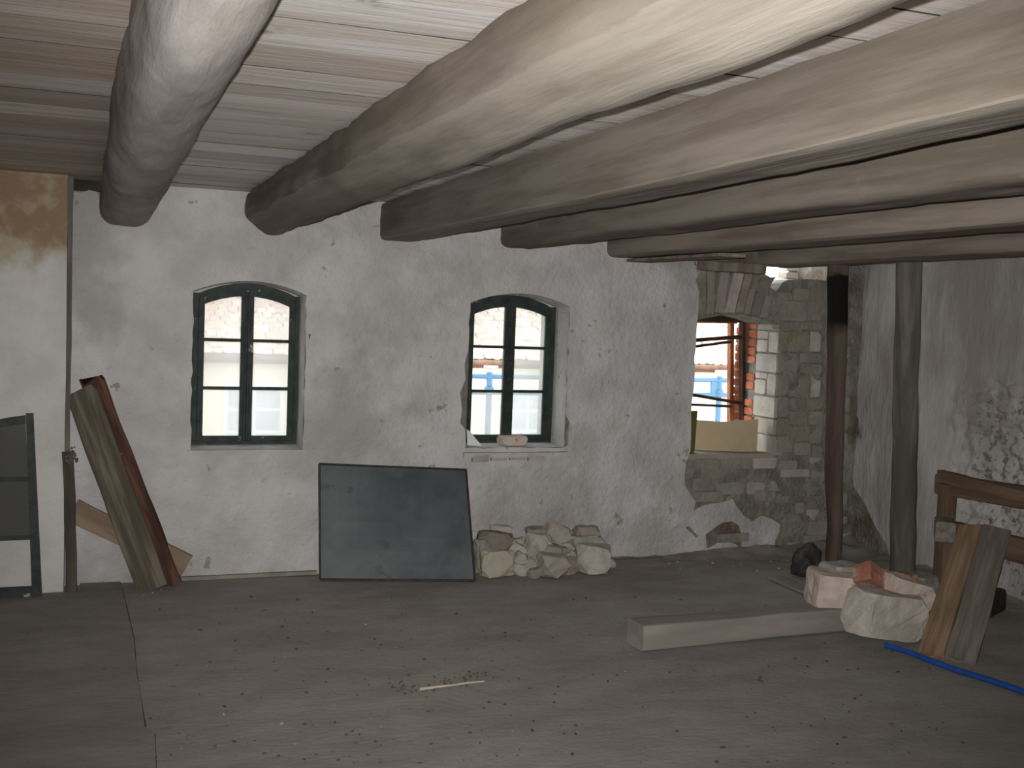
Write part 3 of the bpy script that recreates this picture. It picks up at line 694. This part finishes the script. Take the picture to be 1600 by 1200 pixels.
# beige curved sheet and olive board standing on that sill
vs_ = []; fs = []; n = 16
for i in range(n+1):
    u = i/n; x = 1072+(1185-1072)*u; Y = 7.06+.22*(1-u)**1.6+.03*u*u; top = q(x, 655+4*(1-abs(2*u-1)), Y); b = V((top.x, Y, .744))
    for p in (b, top): vs_.append(p)
    for p in (b, top): vs_.append(p+V((.003, .006, 0)))
for i in range(n):
    a = i*4; c = a+4; fs += [(a, c, c+1, a+1), (a+2, a+3, c+3, c+2), (a+1, c+1, c+3, a+3), (a, a+2, c+2, c)]
fs += [(0, 1, 3, 2), (n*4, n*4+2, n*4+3, n*4+1)]
bm = bmesh.new(); bv = [bm.verts.new(p) for p in vs_]
for f in fs: bm.faces.new([bv[i] for i in f])
tag(frombm('curved_sheet', bm, 'beige_board'), 'curved beige sheet standing on the broken window sill', 'sheet')
a = q(1072, 650, 7.02)
tag(slab('offcut_board', (a.x, 7.02, .744), (q(1090, 650, 7.02).x, 7.04, .744), q(1090, 642, 7.04), (a.x, 7.02, q(1090, 642, 7.04).z), .018, 'olive_board'), 'narrow olive-coloured board upright on the broken window sill', 'board')
# on the sill of the second window
s = q(800, 694, 7.06); tag(chunk('sill_stone', (s.x, 7.06, .806+.032), .20, .064, .11, 77, 'pink_stone', cham=.3, jit=.1), 'flat rounded stone lying on the second window sill', 'stone')
A = q(731, 702, 7.05); B = q(752, 702, 7.05)
tag(slab('paper_shard', (A.x, 7.06, .802), (B.x, 7.02, .800), (A.x+.012, 7.08, .905), (A.x, 7.09, .91), .004, 'white_shard', nu=2, nv=2), 'white triangular shard in the corner of the second window sill', 'shard')
# window hook and nails
h = onY(483, 523, YW); tag(tube('wall_hook', [h+V((0, .01, 0)), h+V((0, -.03, 0)), h+V((-.004, -.04, -.012)), h+V((-.004, -.035, -.022))], .004, 'iron', n=6), 'small iron hook in the plaster beside the first window', 'hook')
h = V((1.80, 2.0, 2.15)); hh = onX(1560, 178, 1.86)
tag(tube('bent_nail', [hh+V((0, 0, .03)), hh+V((.0, -.004, -.012)), hh+V((.01, -.008, -.022))], .004, 'iron', n=6), 'bent rusty nail under the squared beam', 'nail')
for i, (x, y) in enumerate(((1085, 410), (1098, 409))):
    h = onX(x, y, 3.57); h.z = 2.085; tag(tube('hanging_nail', [h+V((0, 0, .03)), h+V((.004, 0, -.01)), h+V((.012, 0, -.018))], .0035, 'iron', n=6), ('thin bent nail under the nailed board, closer to the window wall', 'thin bent nail under the nailed board, further out from the window wall')[i], 'nail', 'nails under the nailed board')

# ================================================================== LEFT CORNER
bt = empty('corner_batten', (pxr, pf-.01, 0))
def pb(nm, A, B, w, h, m, sd):
    o = timber(nm, A, B, w, h, m, bt, up=(0, 1, 0), amp=.005, k=18, n=12, e=9, seed=sd); o.location = o.location-V(bt.location); return o
a = onY(100, 705, pf); 
pb('upper_strip', (pxr+.012, pf+.0, a.z-.05), (pxr+.012, pf+.0, 2.385), .028, .03, 'grey_post_wood', 2)
c0 = onY(113, 912, pf-.02); c1 = onY(106, 706, pf-.02)
pb('lower_board', (c0.x, pf-.02, 0.004), (c1.x, pf-.02, c1.z), .062, .035, 'corner_wood', 3)
tag(bt, 'narrow upright batten on the edge of the ochre-stained pier, broken board below', 'batten')
rr = random.Random(4); bm = bmesh.new()
c = onY(110, 715, pf-.04)
for i in range(60):
    p = c+V((rr.gauss(.0, .018), rr.gauss(0, .01), rr.gauss(0, .022))); r_ = .004+rr.random()*.007
    bmesh.ops.create_icosphere(bm, subdivisions=1, radius=r_, matrix=Matrix.Translation(p))
tag(frombm('cobweb_clump', bm, 'cobweb_dirt'), 'dusty cobweb clump caught on top of the broken corner board', 'cobweb', kind='stuff')

# planks leaning in the corner
def gp(x, y, Z=.004): return onZ(x, y, Z)
tag(timber('leaning_plank', gp(238, 921, .0)+V((0, .01, .0)), onY(127, 612, 6.86), .175, .045, 'mossy_plank', up=(0, -1, .15), amp=.005, seed=3, e=12, k=26, n=24, jag=.06), 'wide grey mossy plank leaning in the corner', 'plank')
tag(timber('leaning_plank', gp(267, 914, .0), onY(143, 591, 6.895), .13, .05, 'red_plank', up=(-.35, -1, .15), amp=.008, seed=8, e=9, k=26, n=24, jag=.05), 'rotten red-brown plank leaning beside the mossy plank', 'plank')
A = onY(113, 796, 6.885); B = onY(292, 884, 6.84); B.z = max(B.z, .07)
tag(timber('fallen_plank', A, B, .04, .135, 'brown_plank', amp=.005, seed=6, e=12), 'short brown board lying slanted behind the leaning planks', 'plank')

# old window sash against the pier
def sash():
    w = tag(empty('old_sash', (-.5, 6.70, 0)), 'old dark green window sash leaning on the pier, lowest pane missing', 'window sash'); org = V((-.5, 6.70, 0))
    xR = onZ(66, 933).x; xL = xR-.40; H_ = 1.035
    dx = onY(52, 650, 6.72).x-xR+.0
    def P(u, v, d=0.): # u across from left 0..1, v height
        return V((xL+(xR-xL)*u+dx*v/H_, 6.685+.045*v/H_+d, v))-org
    def top(u): return H_-.10*(1-u)**1.7
    def quad(nm, a, b, m, d0, d1, par=w):      # polygon given as (u,v) list extruded
        n = len(a); vs_ = [P(u, v, d0) for u, v in a]+[P(u, v, d1) for u, v in a]
        fs = [tuple(range(n)), tuple(range(2*n-1, n-1, -1))]+[(i, n+i, n+(i+1) % n, (i+1) % n) for i in range(n)]
        bm = bmesh.new(); bv = [bm.verts.new(p) for p in vs_]
        for f in fs: bm.faces.new([bv[i] for i in f])
        return frombm(nm, bm, m, par)
    wd = .105
    quad('stile', [(1-wd*1.25, .0), (1, .0), (1, H_+.01), (1-wd*.9, H_+.01)], 0, 'green_paint', -.02, .02)
    quad('stile', [(0, .0), (wd, .0), (wd, top(wd)), (0, top(0))], 0, 'green_paint', -.02, .02)
    quad('bottom_rail', [(wd*.6, .0), (1-wd, .0), (1-wd, .065), (wd*.6, .065)], 0, 'green_paint', -.018, .018)
    us = [wd*.6+(1-wd*1.6)*i/6 for i in range(7)]
    quad('top_rail', [(u, top(u)-.045) for u in us]+[(u, top(u)) for u in reversed(us)], 0, 'green_paint', -.018, .018)
    for zz in (.345, .675): quad('muntin', [(wd*.6, zz-.012), (1-wd, zz-.012), (1-wd, zz+.012), (wd*.6, zz+.012)], 0, 'green_paint', -.014, .014)
    quad('pane', [(wd*.8, .355), (1-wd, .355), (1-wd, .665), (wd*.8, .665)], 0, 'dusty_glass', -.003, .002)
    quad('pane', [(wd*.8, .685), (1-wd, .685)]+[(u, top(u)-.04) for u in reversed(us)], 0, 'dusty_glass', -.003, .002)
sash()

# slate-grey metal panel leaning under the windows
mp = empty('metal_panel', (1.78, 6.68, 0)); o_ = V((1.78, 6.68, 0))
c = [onZ(500, 905, .003), onZ(742, 907, .003), onY(728, 734, 6.915), onY(499, 725, 6.925)]
s_ = slab('sheet', *c, .008, 'slate_metal', mp, nu=8, nv=8, jit=.0, bow=.004); s_.location = -o_
n_ = (c[1]-c[0]).cross(c[3]-c[0]).normalized()
for i in range(4):
    a, b = c[i], c[(i+1) % 4]
    t_ = timber('rim', a+n_*.004, b+n_*.004, .014, .022, 'rim_metal', mp, up=n_, amp=.001, k=4, n=8, e=10); t_.location = t_.location-o_
for (x, y) in ((562, 794),):
    p = onY(x, y, 6.85)
tag(mp, 'slate-grey sheet-metal panel with dark rim leaning under the windows', 'panel')

# wall foot: a thin grey batten at the floor line
tag(box('baseboard_back', .20, 1.31, YW-.035, YW+.03, 0, .022, 'dust_timber'), 'thin grey batten along the foot of the window wall', 'baseboard', kind='structure')

# ================================================================== RUBBLE AT THE WALL
RUB = [ # x0,y0,x1,y1,Y,depth,mat,rot,label
 (754,866,806,906,6.60,.16,'rubble',.03,'long pale stone low in the rubble heap beside the metal panel'),
 (800,884,848,907,6.62,.14,'rubble',-.03,'low flat pale stone at the foot of the rubble heap'),
 (846,884,894,918,6.50,.16,'pale_stone',.05,'pale two-toned stone at the very front of the rubble heap'),
 (750,832,806,866,6.74,.16,'dusty_brick',.06,'flat brownish slab on the panel side of the heap'),
 (744,854,762,908,6.70,.10,'stone',.0,'narrow upright stone wedged against the metal panel'),
 (796,848,824,886,6.68,.12,'rubble',.5,'tilted beige fragment amid the heap beneath the brown slab'),
 (803,842,824,864,6.78,.10,'pale_stone',-.3,'small whitish fragment behind the tall pale block'),
 (822,834,862,880,6.66,.13,'pale_stone',.1,'tall pale block standing in the middle of the heap'),
 (828,826,864,838,6.80,.14,'dusty_brick',-.08,'thin flat tile piece lying behind the tall pale block'),
 (854,820,896,853,6.76,.15,'rubble',.4,'pointed stone crowning the rubble heap'),
 (844,854,886,888,6.62,.13,'dusty_brick',.2,'dull brownish stone in front of the tall pale block'),
 (876,846,908,878,6.70,.14,'rubble',-.25,'beige stone below the crowning stone'),
 (884,838,946,868,6.76,.18,'rubble_green',.02,'greenish block under the small brown brick'),
 (903,823,937,842,6.79,.11,'dusty_brick',.03,'small brown brick on top of the greenish block'),
 (870,870,912,900,6.60,.14,'dusty_brick',-.1,'rounded brown stone low in the middle of the heap'),
 (906,872,956,913,6.56,.18,'rubble',.08,'large mottled stone at the open end of the heap'),
 (924,856,957,878,6.72,.15,'dusty_brick',.05,'dark reddish stone behind the large mottled stone'),
 (850,876,880,896,6.68,.12,'stone',.1,'grey filler stone deep in the rubble heap'),
 (780,872,812,890,6.74,.12,'stone',.0,'grey filler stone behind the long pale stone'),
 (806,864,826,884,6.60,.08,'rubble_green',.4,'small greenish chip resting on the low flat pale stone'),
 (884,862,902,880,6.60,.08,'pale_stone',-.5,'small pale chip between the rounded brown stone and the greenish block'),
 (944,884,962,900,6.66,.09,'rubble',.3,'small beige stone at the open end behind the large mottled stone'),
 (826,896,850,909,6.54,.08,'dusty_brick',-.1,'small brown chip on the floor before the low flat pale stone'),
 (768,822,800,836,6.84,.08,'rubble',.1,'thin beige fragment against the wall behind the brown slab')]
for i, (x0, y0, x1, y1, Y, dp, m, rot, lab) in enumerate(RUB):
    a = onY(x0, y0, Y); b = onY(x1, y1, Y); w = b.x-a.x; h = a.z-b.z; cz = (a.z+b.z)/2
    if cz-h/2 < .0: cz = h/2
    elif y1 > 900: cz = h/2-.003
    o = chunk('rubble_stone', ((a.x+b.x)/2, Y+dp*.35, cz), w*1.03, h*1.03, dp, 300+i, m, rot=(.05*((i % 3)-1), rot, .2*((i*7 % 5)-2)/2), cham=.34, jit=.13, rough=.010)
    tag(o, lab, 'stone', 'rubble heap beside the metal panel')

# ================================================================== RIGHT FOREGROUND
# timber lying on the floor
A = gp(1004, 1019, 0); B = gp(1352, 984, 0)
tb = tag(timber('floor_timber', A+V((0, .09, .066)), B+V((.25, .10, .066)), .17, .132, 'dust_timber', amp=.006, seed=9, e=14, k=20), 'long dusty squared timber lying on the floor', 'timber')
A = gp(1212, 902, .012); B = gp(1308, 944, .012)
tag(timber('thin_board', A, B, .12, .02, 'dust_timber', amp=.003, seed=2), 'thin dusty board on the floor running under the loose masonry', 'board')
RUB2 = [ # px box, Y of the front, depth, material, rotation, label
 (1346,942,1452,1012,4.72,.22,'beige_stone',(.0,.16,.12),'large pale stone at the bottom of the loose pile by the blue pipe'),
 (1288,902,1358,952,5.03,.20,'pink_stone',(.03,.08,-.25),'pinkish mortar-covered block at the timber end of the loose pile'),
 (1306,886,1364,914,5.16,.2,'pale_stone',(.0,.04,.1),'pale flat stone on top behind the pinkish block'),
 (1346,894,1404,924,4.93,.12,'dusty_red_brick',(-.45,.50,.15),'red brick tilted on top of the loose pile'),
 (1386,908,1462,960,4.86,.2,'pink_stone',(.1,.24,.0),'pale stone with an orange patch beside the tilted red brick'),
 (1410,898,1436,914,5.22,.12,'dusty_red_brick',(0,.05,.3),'small piece of red brick behind the loose pile'),
 (1430,902,1470,944,5.24,.18,'stone',(0,.1,.2),'grey block half hidden between loose pile and trestle'),
 (1352,922,1400,962,4.95,.2,'stone',(0,.1,.2),'grey filler stone under the tilted red brick'),
 (1400,950,1448,1000,4.92,.2,'stone',(0,.1,.2),'grey filler stone behind the large pale stone')]
for i, (x0, y0, x1, y1, Y, dp, m, rot, lab) in enumerate(RUB2):
    a = onY(x0, y0, Y); b = onY(x1, y1, Y); w = b.x-a.x; h = a.z-b.z; cz = (a.z+b.z)/2
    if i == 0: cz = max(cz, h*.5+.012)
    k = .92 if abs(rot[1]) > .3 else 1.0
    o = chunk('loose_brick' if 'red_brick' in m else 'loose_stone', ((a.x+b.x)/2, Y+dp*.42, cz), w*k, h*k, dp, 520+i, m, rot=rot, cham=.09 if i in (1, 3) else .16, jit=.03 if i in (1, 3) else .10, rough=.004 if i == 3 else .009)
    tag(o, lab, 'brick' if 'red_brick' in m else 'stone', 'loose masonry beside the trestle')

# blue pipe
A = gp(1384, 1008, .017); B = gp(1600, 1082, .017); d = (B-A); 
tag(tube('blue_pipe', [A+d*(i/8)*1.5+V((0, 0, .004*math.sin(i*1.7))) for i in range(9)], .0155, 'blue_plastic', n=12), 'bright blue plastic pipe lying on the floor', 'pipe')

# trestle
tr = empty('trestle', (5.12, 5.3, 0)); ot = V((5.12, 5.3, 0))
def tp(nm, A, B, w, h, m='trestle_wood', up=(0, 0, 1), sd=0):
    o = timber(nm, A, B, w, h, m, tr, up=up, amp=.004, k=8, n=14, e=10, seed=sd); o.location = o.location-ot; return o
tp('top_beam', (5.16, 5.70, .705), (5.14, 4.35, .76), .12, .13, sd=1)
tp('top_board', (5.10, 5.655, .765), (5.02, 4.40, .745), .05, .075, sd=2)
tp('leg', (5.12, 5.60, 0), (5.12, 5.60, .72), .085, .095, up=(0, 1, 0), sd=3)
tp('leg', (5.12, 4.45, 0), (5.12, 4.45, .72), .085, .095, up=(0, 1, 0), sd=5)
tp('lower_rail', (5.17, 5.70, .40), (5.14, 4.35, .43), .06, .15, sd=7)
tag(tr, 'brown wooden trestle in front of the right wall', 'trestle')
A = onY(1466, 834, 5.36); tag(timber('grey_timber', (A.x+.055, 5.36, .46), (A.x+.20, 5.54, .455), .115, .125, 'grey_lean_plank', amp=.004, seed=5, e=12), 'grey sawn timber end resting against the trestle leg', 'timber')
# planks leaning on the trestle
def lean(q0, q1, t0, t1, m, sd, lab):
    g0, g1 = gp(*q0, .0), gp(*q1, .0); a0, a1 = onY(*t0), onY(*t1); A = (g0+g1)/2; B = (a0+a1)/2; d = (B-A).normalized(); sd_ = (g1-g0); w = sd_.length
    up = sd_.cross(d); up = up if up.y < 0 else -up
    o = timber('leaning_plank', A, B, w*.97, .045, m, up=up, amp=.004, seed=sd, e=14, k=14, n=20); tag(o, lab, 'plank'); return o
lean((1436, 1020), (1474, 1031), (1499, 823, 5.12), (1536, 825, 5.02), 'lean_plank', 5, 'brown plank leaning on the trestle')
lean((1475, 1031), (1526, 1036), (1538, 824, 5.01), (1577, 831, 4.90), 'grey_lean_plank', 7, 'dark grey plank leaning on the trestle beside the brown plank')
c = gp(1556, 962, 0)
tag(chunk('charred_block', (c.x, c.y+.09, .066), .30, .132, .17, 611, 'burnt_block', rot=(0, .0, .5), cham=.12, jit=.05), 'black charred block on the floor under the trestle', 'block')
# black bag by the first post
bm = bmesh.new(); bmesh.ops.create_icosphere(bm, subdivisions=4, radius=1.)
for v in bm.verts:
    p = v.co.copy(); f = 1+.28*noise.noise(p*1.8)+.14*noise.noise(p*4.5+V((3, 0, 0)))
    v.co = V((p.x*.105*f, p.y*.10*f, max(-.075, p.z*.115*f)+.075+(.03*max(0, p.z)**3)))
o = frombm('rubbish_bag', bm, 'bag_black', smooth=True); b = gp(1273, 902); o.location = (b.x, b.y+.09, .0)
tag(o, 'crumpled black rubbish bag on the floor beside the thin post', 'bag')

# ================================================================== FLOOR LITTER
A = gp(655, 1076, .008); B = gp(756, 1064, .008)
tag(timber('wood_lath', A, B, .018, .012, 'lath', amp=.002, k=8, n=8, seed=3, taper=.55), 'thin pale splintered lath lying on the open floor', 'lath')
def litter(name, spots, m, lab, cat):
    bm = bmesh.new()
    for i, (x, y, s) in enumerate(spots):
        r_ = random.Random(i*13+7); mtx = Matrix.Translation((x, y, s*.25)) @ Matrix.Rotation(r_.random()*6.28, 4, 'Z') @ Matrix.Diagonal((s*(.6+r_.random()), s*(.4+.5*r_.random()), s*.45, 1))
        g = bmesh.ops.create_icosphere(bm, subdivisions=1, radius=1., matrix=mtx)
        for v in g['verts']: v.co += V((r_.random()-.5, r_.random()-.5, (r_.random()-.5)*.5))*s*.5
    return tag(frombm(name, bm, m), lab, cat, kind='stuff')
rr = random.Random(14); sp = []
for i in range(520):
    x, y = rr.uniform(30, 1580), rr.uniform(930, 1195)
    if x < 240 and rr.random() < .6: continue
    p = gp(x, y, 0); sp.append((p.x, p.y, rr.choice((.003, .004, .004, .006, .008, .010))))
for i in range(90):     # dark crumbs round the lath
    t = rr.random(); p = gp(610+150*t+rr.gauss(0, 6), 1066+10*math.sin(t*5)+rr.gauss(0, 5), 0); sp.append((p.x, p.y, rr.uniform(.003, .009)))
litter('floor_crumbs', sp, 'debris', 'dark crumbs of dirt scattered over the dusty floor', 'debris')
sp = []
for i in range(60):
    p = gp(rr.uniform(200, 1000), rr.uniform(915, 1190), 0); sp.append((p.x, p.y, rr.choice((.002, .003, .004))))
for (x, y, s) in ((349, 1117, .011), (440, 1131, .010), (425, 1132, .007), (571, 976, .006), (238, 927, .008), (252, 922, .007), (224, 930, .006), (1488, 998, .008)):
    p = gp(x, y, 0); sp.append((p.x, p.y, s))
for i in range(26):
    p = gp(rr.uniform(1040, 1240), rr.uniform(868, 892), 0); sp.append((p.x, p.y, rr.uniform(.003, .010)))
litter('pale_chips', sp, 'pale_debris', 'pale chips of plaster scattered on the floor', 'debris')
# dust and mortar heaped along the foot of the broken wall
def heap():
    vs_ = []; fs = []; nu, nv = 60, 16
    x0, x1 = 3.75, XR+.02
    for j in range(nv+1):
        for i in range(nu+1):
            u, v = i/nu, j/nv; x = x0+(x1-x0)*u; wd = .16+.55*max(0, (u-.2))**1.3; y = YW+.006-wd*(1-v)
            hh = (.03+.085*u)*(v**1.4)*(1-.0*u)*(.75+.5*fbm(x, y, 3., 3.))*min(1, u*6)
            vs_.append((x, y, max(-.002, hh+.008*fbm(x, y, 1., 9.)*v)-.002))
    for j in range(nv):
        for i in range(nu):
            a = j*(nu+1)+i; fs.append((a, a+1, a+nu+2, a+nu+1))
    return tag(mk('dust_heap', vs_, fs, 'dust_timber', smooth=True), 'low heap of mortar dust along the foot of the broken wall', 'dust', kind='stuff')
heap()
def heap2():
    vs_ = []; fs = []; nu, nv = 40, 12
    for j in range(nv+1):
        for i in range(nu+1):
            u, v = i/nu, j/nv; y = 6.6-1.5*u; x = XR+.02-.42*(1-v)
            hh = .11*(v**1.3)*math.sin(math.pi*min(1, u*.9+.1))*(.75+.6*fbm(x, y, 7., 3.))
            vs_.append((x, y, max(-.002, hh)-.002))
    for j in range(nv):
        for i in range(nu):
            a = j*(nu+1)+i; fs.append((a, a+nu+1, a+nu+2, a+1))
    return tag(mk('dust_heap', vs_, fs, 'dust_timber', smooth=True), 'low heap of dust along the right wall behind the log post', 'dust', kind='stuff')
heap2()

# ================================================================== OUTSIDE
st = box('street', -20, 40, YW+.6, 60, -3.3, -3.0, 'street'); tag(st, 'pale paved yard between the houses', 'street', kind='structure')
YB = 20.0; EZ = .83
hb = empty('neighbour_house', (7, YB, -3)); oh = V((7, YB, -3))
def hp(o): o.location = -oh; return o
hp(box('wall', -3, 17, YB, YB+4, -3, EZ-.1, 'cream_render', hb))
RZ, RY = 2.22, YB+1.6
sl = math.atan2(RZ-EZ, RY-(YB-.25)); L_ = math.hypot(RZ-EZ, RY-(YB-.25))
bm = bmesh.new()
pts = [(YB-.25, EZ-.03), (RY, RZ-.03), (RY+1.75, EZ-.03)]
for s in range(2): pass
vsx = [bm.verts.new((x, *p)) for x in (-3.3, 17.3) for p in pts]
bm.faces.new([vsx[0], vsx[3], vsx[4], vsx[1]]); bm.faces.new([vsx[1], vsx[4], vsx[5], vsx[2]]); bm.faces.new([vsx[0], vsx[2], vsx[5], vsx[3]]); bm.faces.new(vsx[0:3]); bm.faces.new(vsx[5:2:-1])
roof = hp(frombm('roof', bm, 'roof_board', hb))
# beaver-tail tiles
bm = bmesh.new(); prof = [(-.082, .20), (-.082, .03), (-.05, .008), (0, 0), (.05, .008), (.082, .03), (.082, .20)]
n = len(prof); vt = [bm.verts.new((x, yy*math.cos(sl-.07), yy*math.sin(sl-.07)+z)) for z in (.0, .022) for x, yy in prof]
bm.faces.new(vt[:n][::-1]); bm.faces.new(vt[n:])
for i in range(n): bm.faces.new([vt[i], vt[(i+1) % n], vt[n+(i+1) % n], vt[n+i]])
bmesh.ops.recalc_face_normals(bm, faces=bm.faces); tm = bpy.data.meshes.new('roof_tile'); bm.to_mesh(tm); bm.free(); tm.materials.append(MT['roof_tile'])
rest = bmesh.new(); rr = random.Random(2); cnt = 0
for r_ in range(15):
    s_ = .15*r_; yy = YB-.27+s_*math.cos(sl); zz = EZ+s_*math.sin(sl)
    for c_ in range(112):
        x = -2.9+.172*c_+(.086 if r_ % 2 else 0)+rr.gauss(0, .006); p = V((x, yy+rr.gauss(0, .008), zz+.012+rr.gauss(0, .006))); ro = rr.gauss(0, .03)
        px, py = proj(p)
        vis = (316 < px < 446 and 455 < py < 560) or (736 < px < 848 and 475 < py < 570) or (1082 < px < 1146 and 500 < py < 580)
        if vis and cnt < 298:
            cnt += 1; o = bpy.data.objects.new('roof_tile', tm); COL.objects.link(o); o.parent = roof; o.location = p; o.rotation_euler = (0, ro, 0)
        else:
            mtx = Matrix.Translation(p) @ Matrix.Rotation(ro, 4, 'Y'); k = [rest.verts.new(mtx @ v.co) for v in tm.vertices]
            for f in tm.polygons: rest.faces.new([k[i] for i in f.vertices])
tag(frombm('roof_tiling', rest, 'roof_tile', roof), kind='stuff')
hp(box('eave_board', -3.2, 17.2, YB-.22, YB+.02, EZ-.16, EZ-.03, 'gutter_brown', hb))
hp(tube('gutter', [(-3.2, YB-.3, EZ-.05), (17.2, YB-.3, EZ-.05)], .055, 'gutter_brown', hb))
for x0 in (2.05, 7.3, 12.6, -.8):
    f = hp(box('window', x0, x0+1.05, YB-.05, YB+.02, -1.0, .30, 'far_frame', hb))
    for i in range(2):
        for j in range(3):
            box('pane', x0+.07+.48*i, x0+.50+.48*i, YB-.056, YB-.045, -.93+.40*j, -.58+.40*j, 'far_glass', f)
hp(box('plinth', -3.02, 17.02, YB-.03, YB+.5, -3, -2.5, 'pale_render', hb))
tag(hb, 'pale low house with tiled roof across the yard, seen through the windows', 'house')
# blue scaffold in the yard
sc = empty('scaffold', (4.8, 10.0, -3)); os_ = V((4.8, 10.0, -3))
def spt(nm, pts, r_, m='scaffold_blue', par=sc):
    o = tube(nm, pts, r_, m, par, n=10)
    if par is sc: o.location = -os_
    return o
for x in (3.512, 6.06):
    s_ = spt('standard', [(x, 10, -3), (x, 10, 1.14)], .030)
    spt('collar', [(x, 10, .93), (x, 10, 1.0)], .048, par=s_)
    spt('coupler', [(x-.07, 9.97, 1.195), (x+.07, 9.97, 1.195)], .014, 'galvanised', par=s_)
    spt('coupler', [(x, 10, 1.14), (x, 10, 1.20)], .020, 'galvanised', par=s_)
    if x > 5: box('bracket', x-.10, x-.02, 9.985, 10.015, .96, 1.09, 'scaffold_blue', s_)
for z in (1.10, .945): spt('rail', [(2.3, 10, z), (6.22, 10, z)], .024)
spt('standard', [(2.35, 10, -3), (2.35, 10, 1.14)], .030)
for x in (2.35, 3.512, 6.06): spt('base_jack', [(x, 10, -3), (x, 10, -2.97)], .09, 'galvanised')
tag(sc, 'blue scaffold frame standing in the yard outside the windows', 'scaffold')
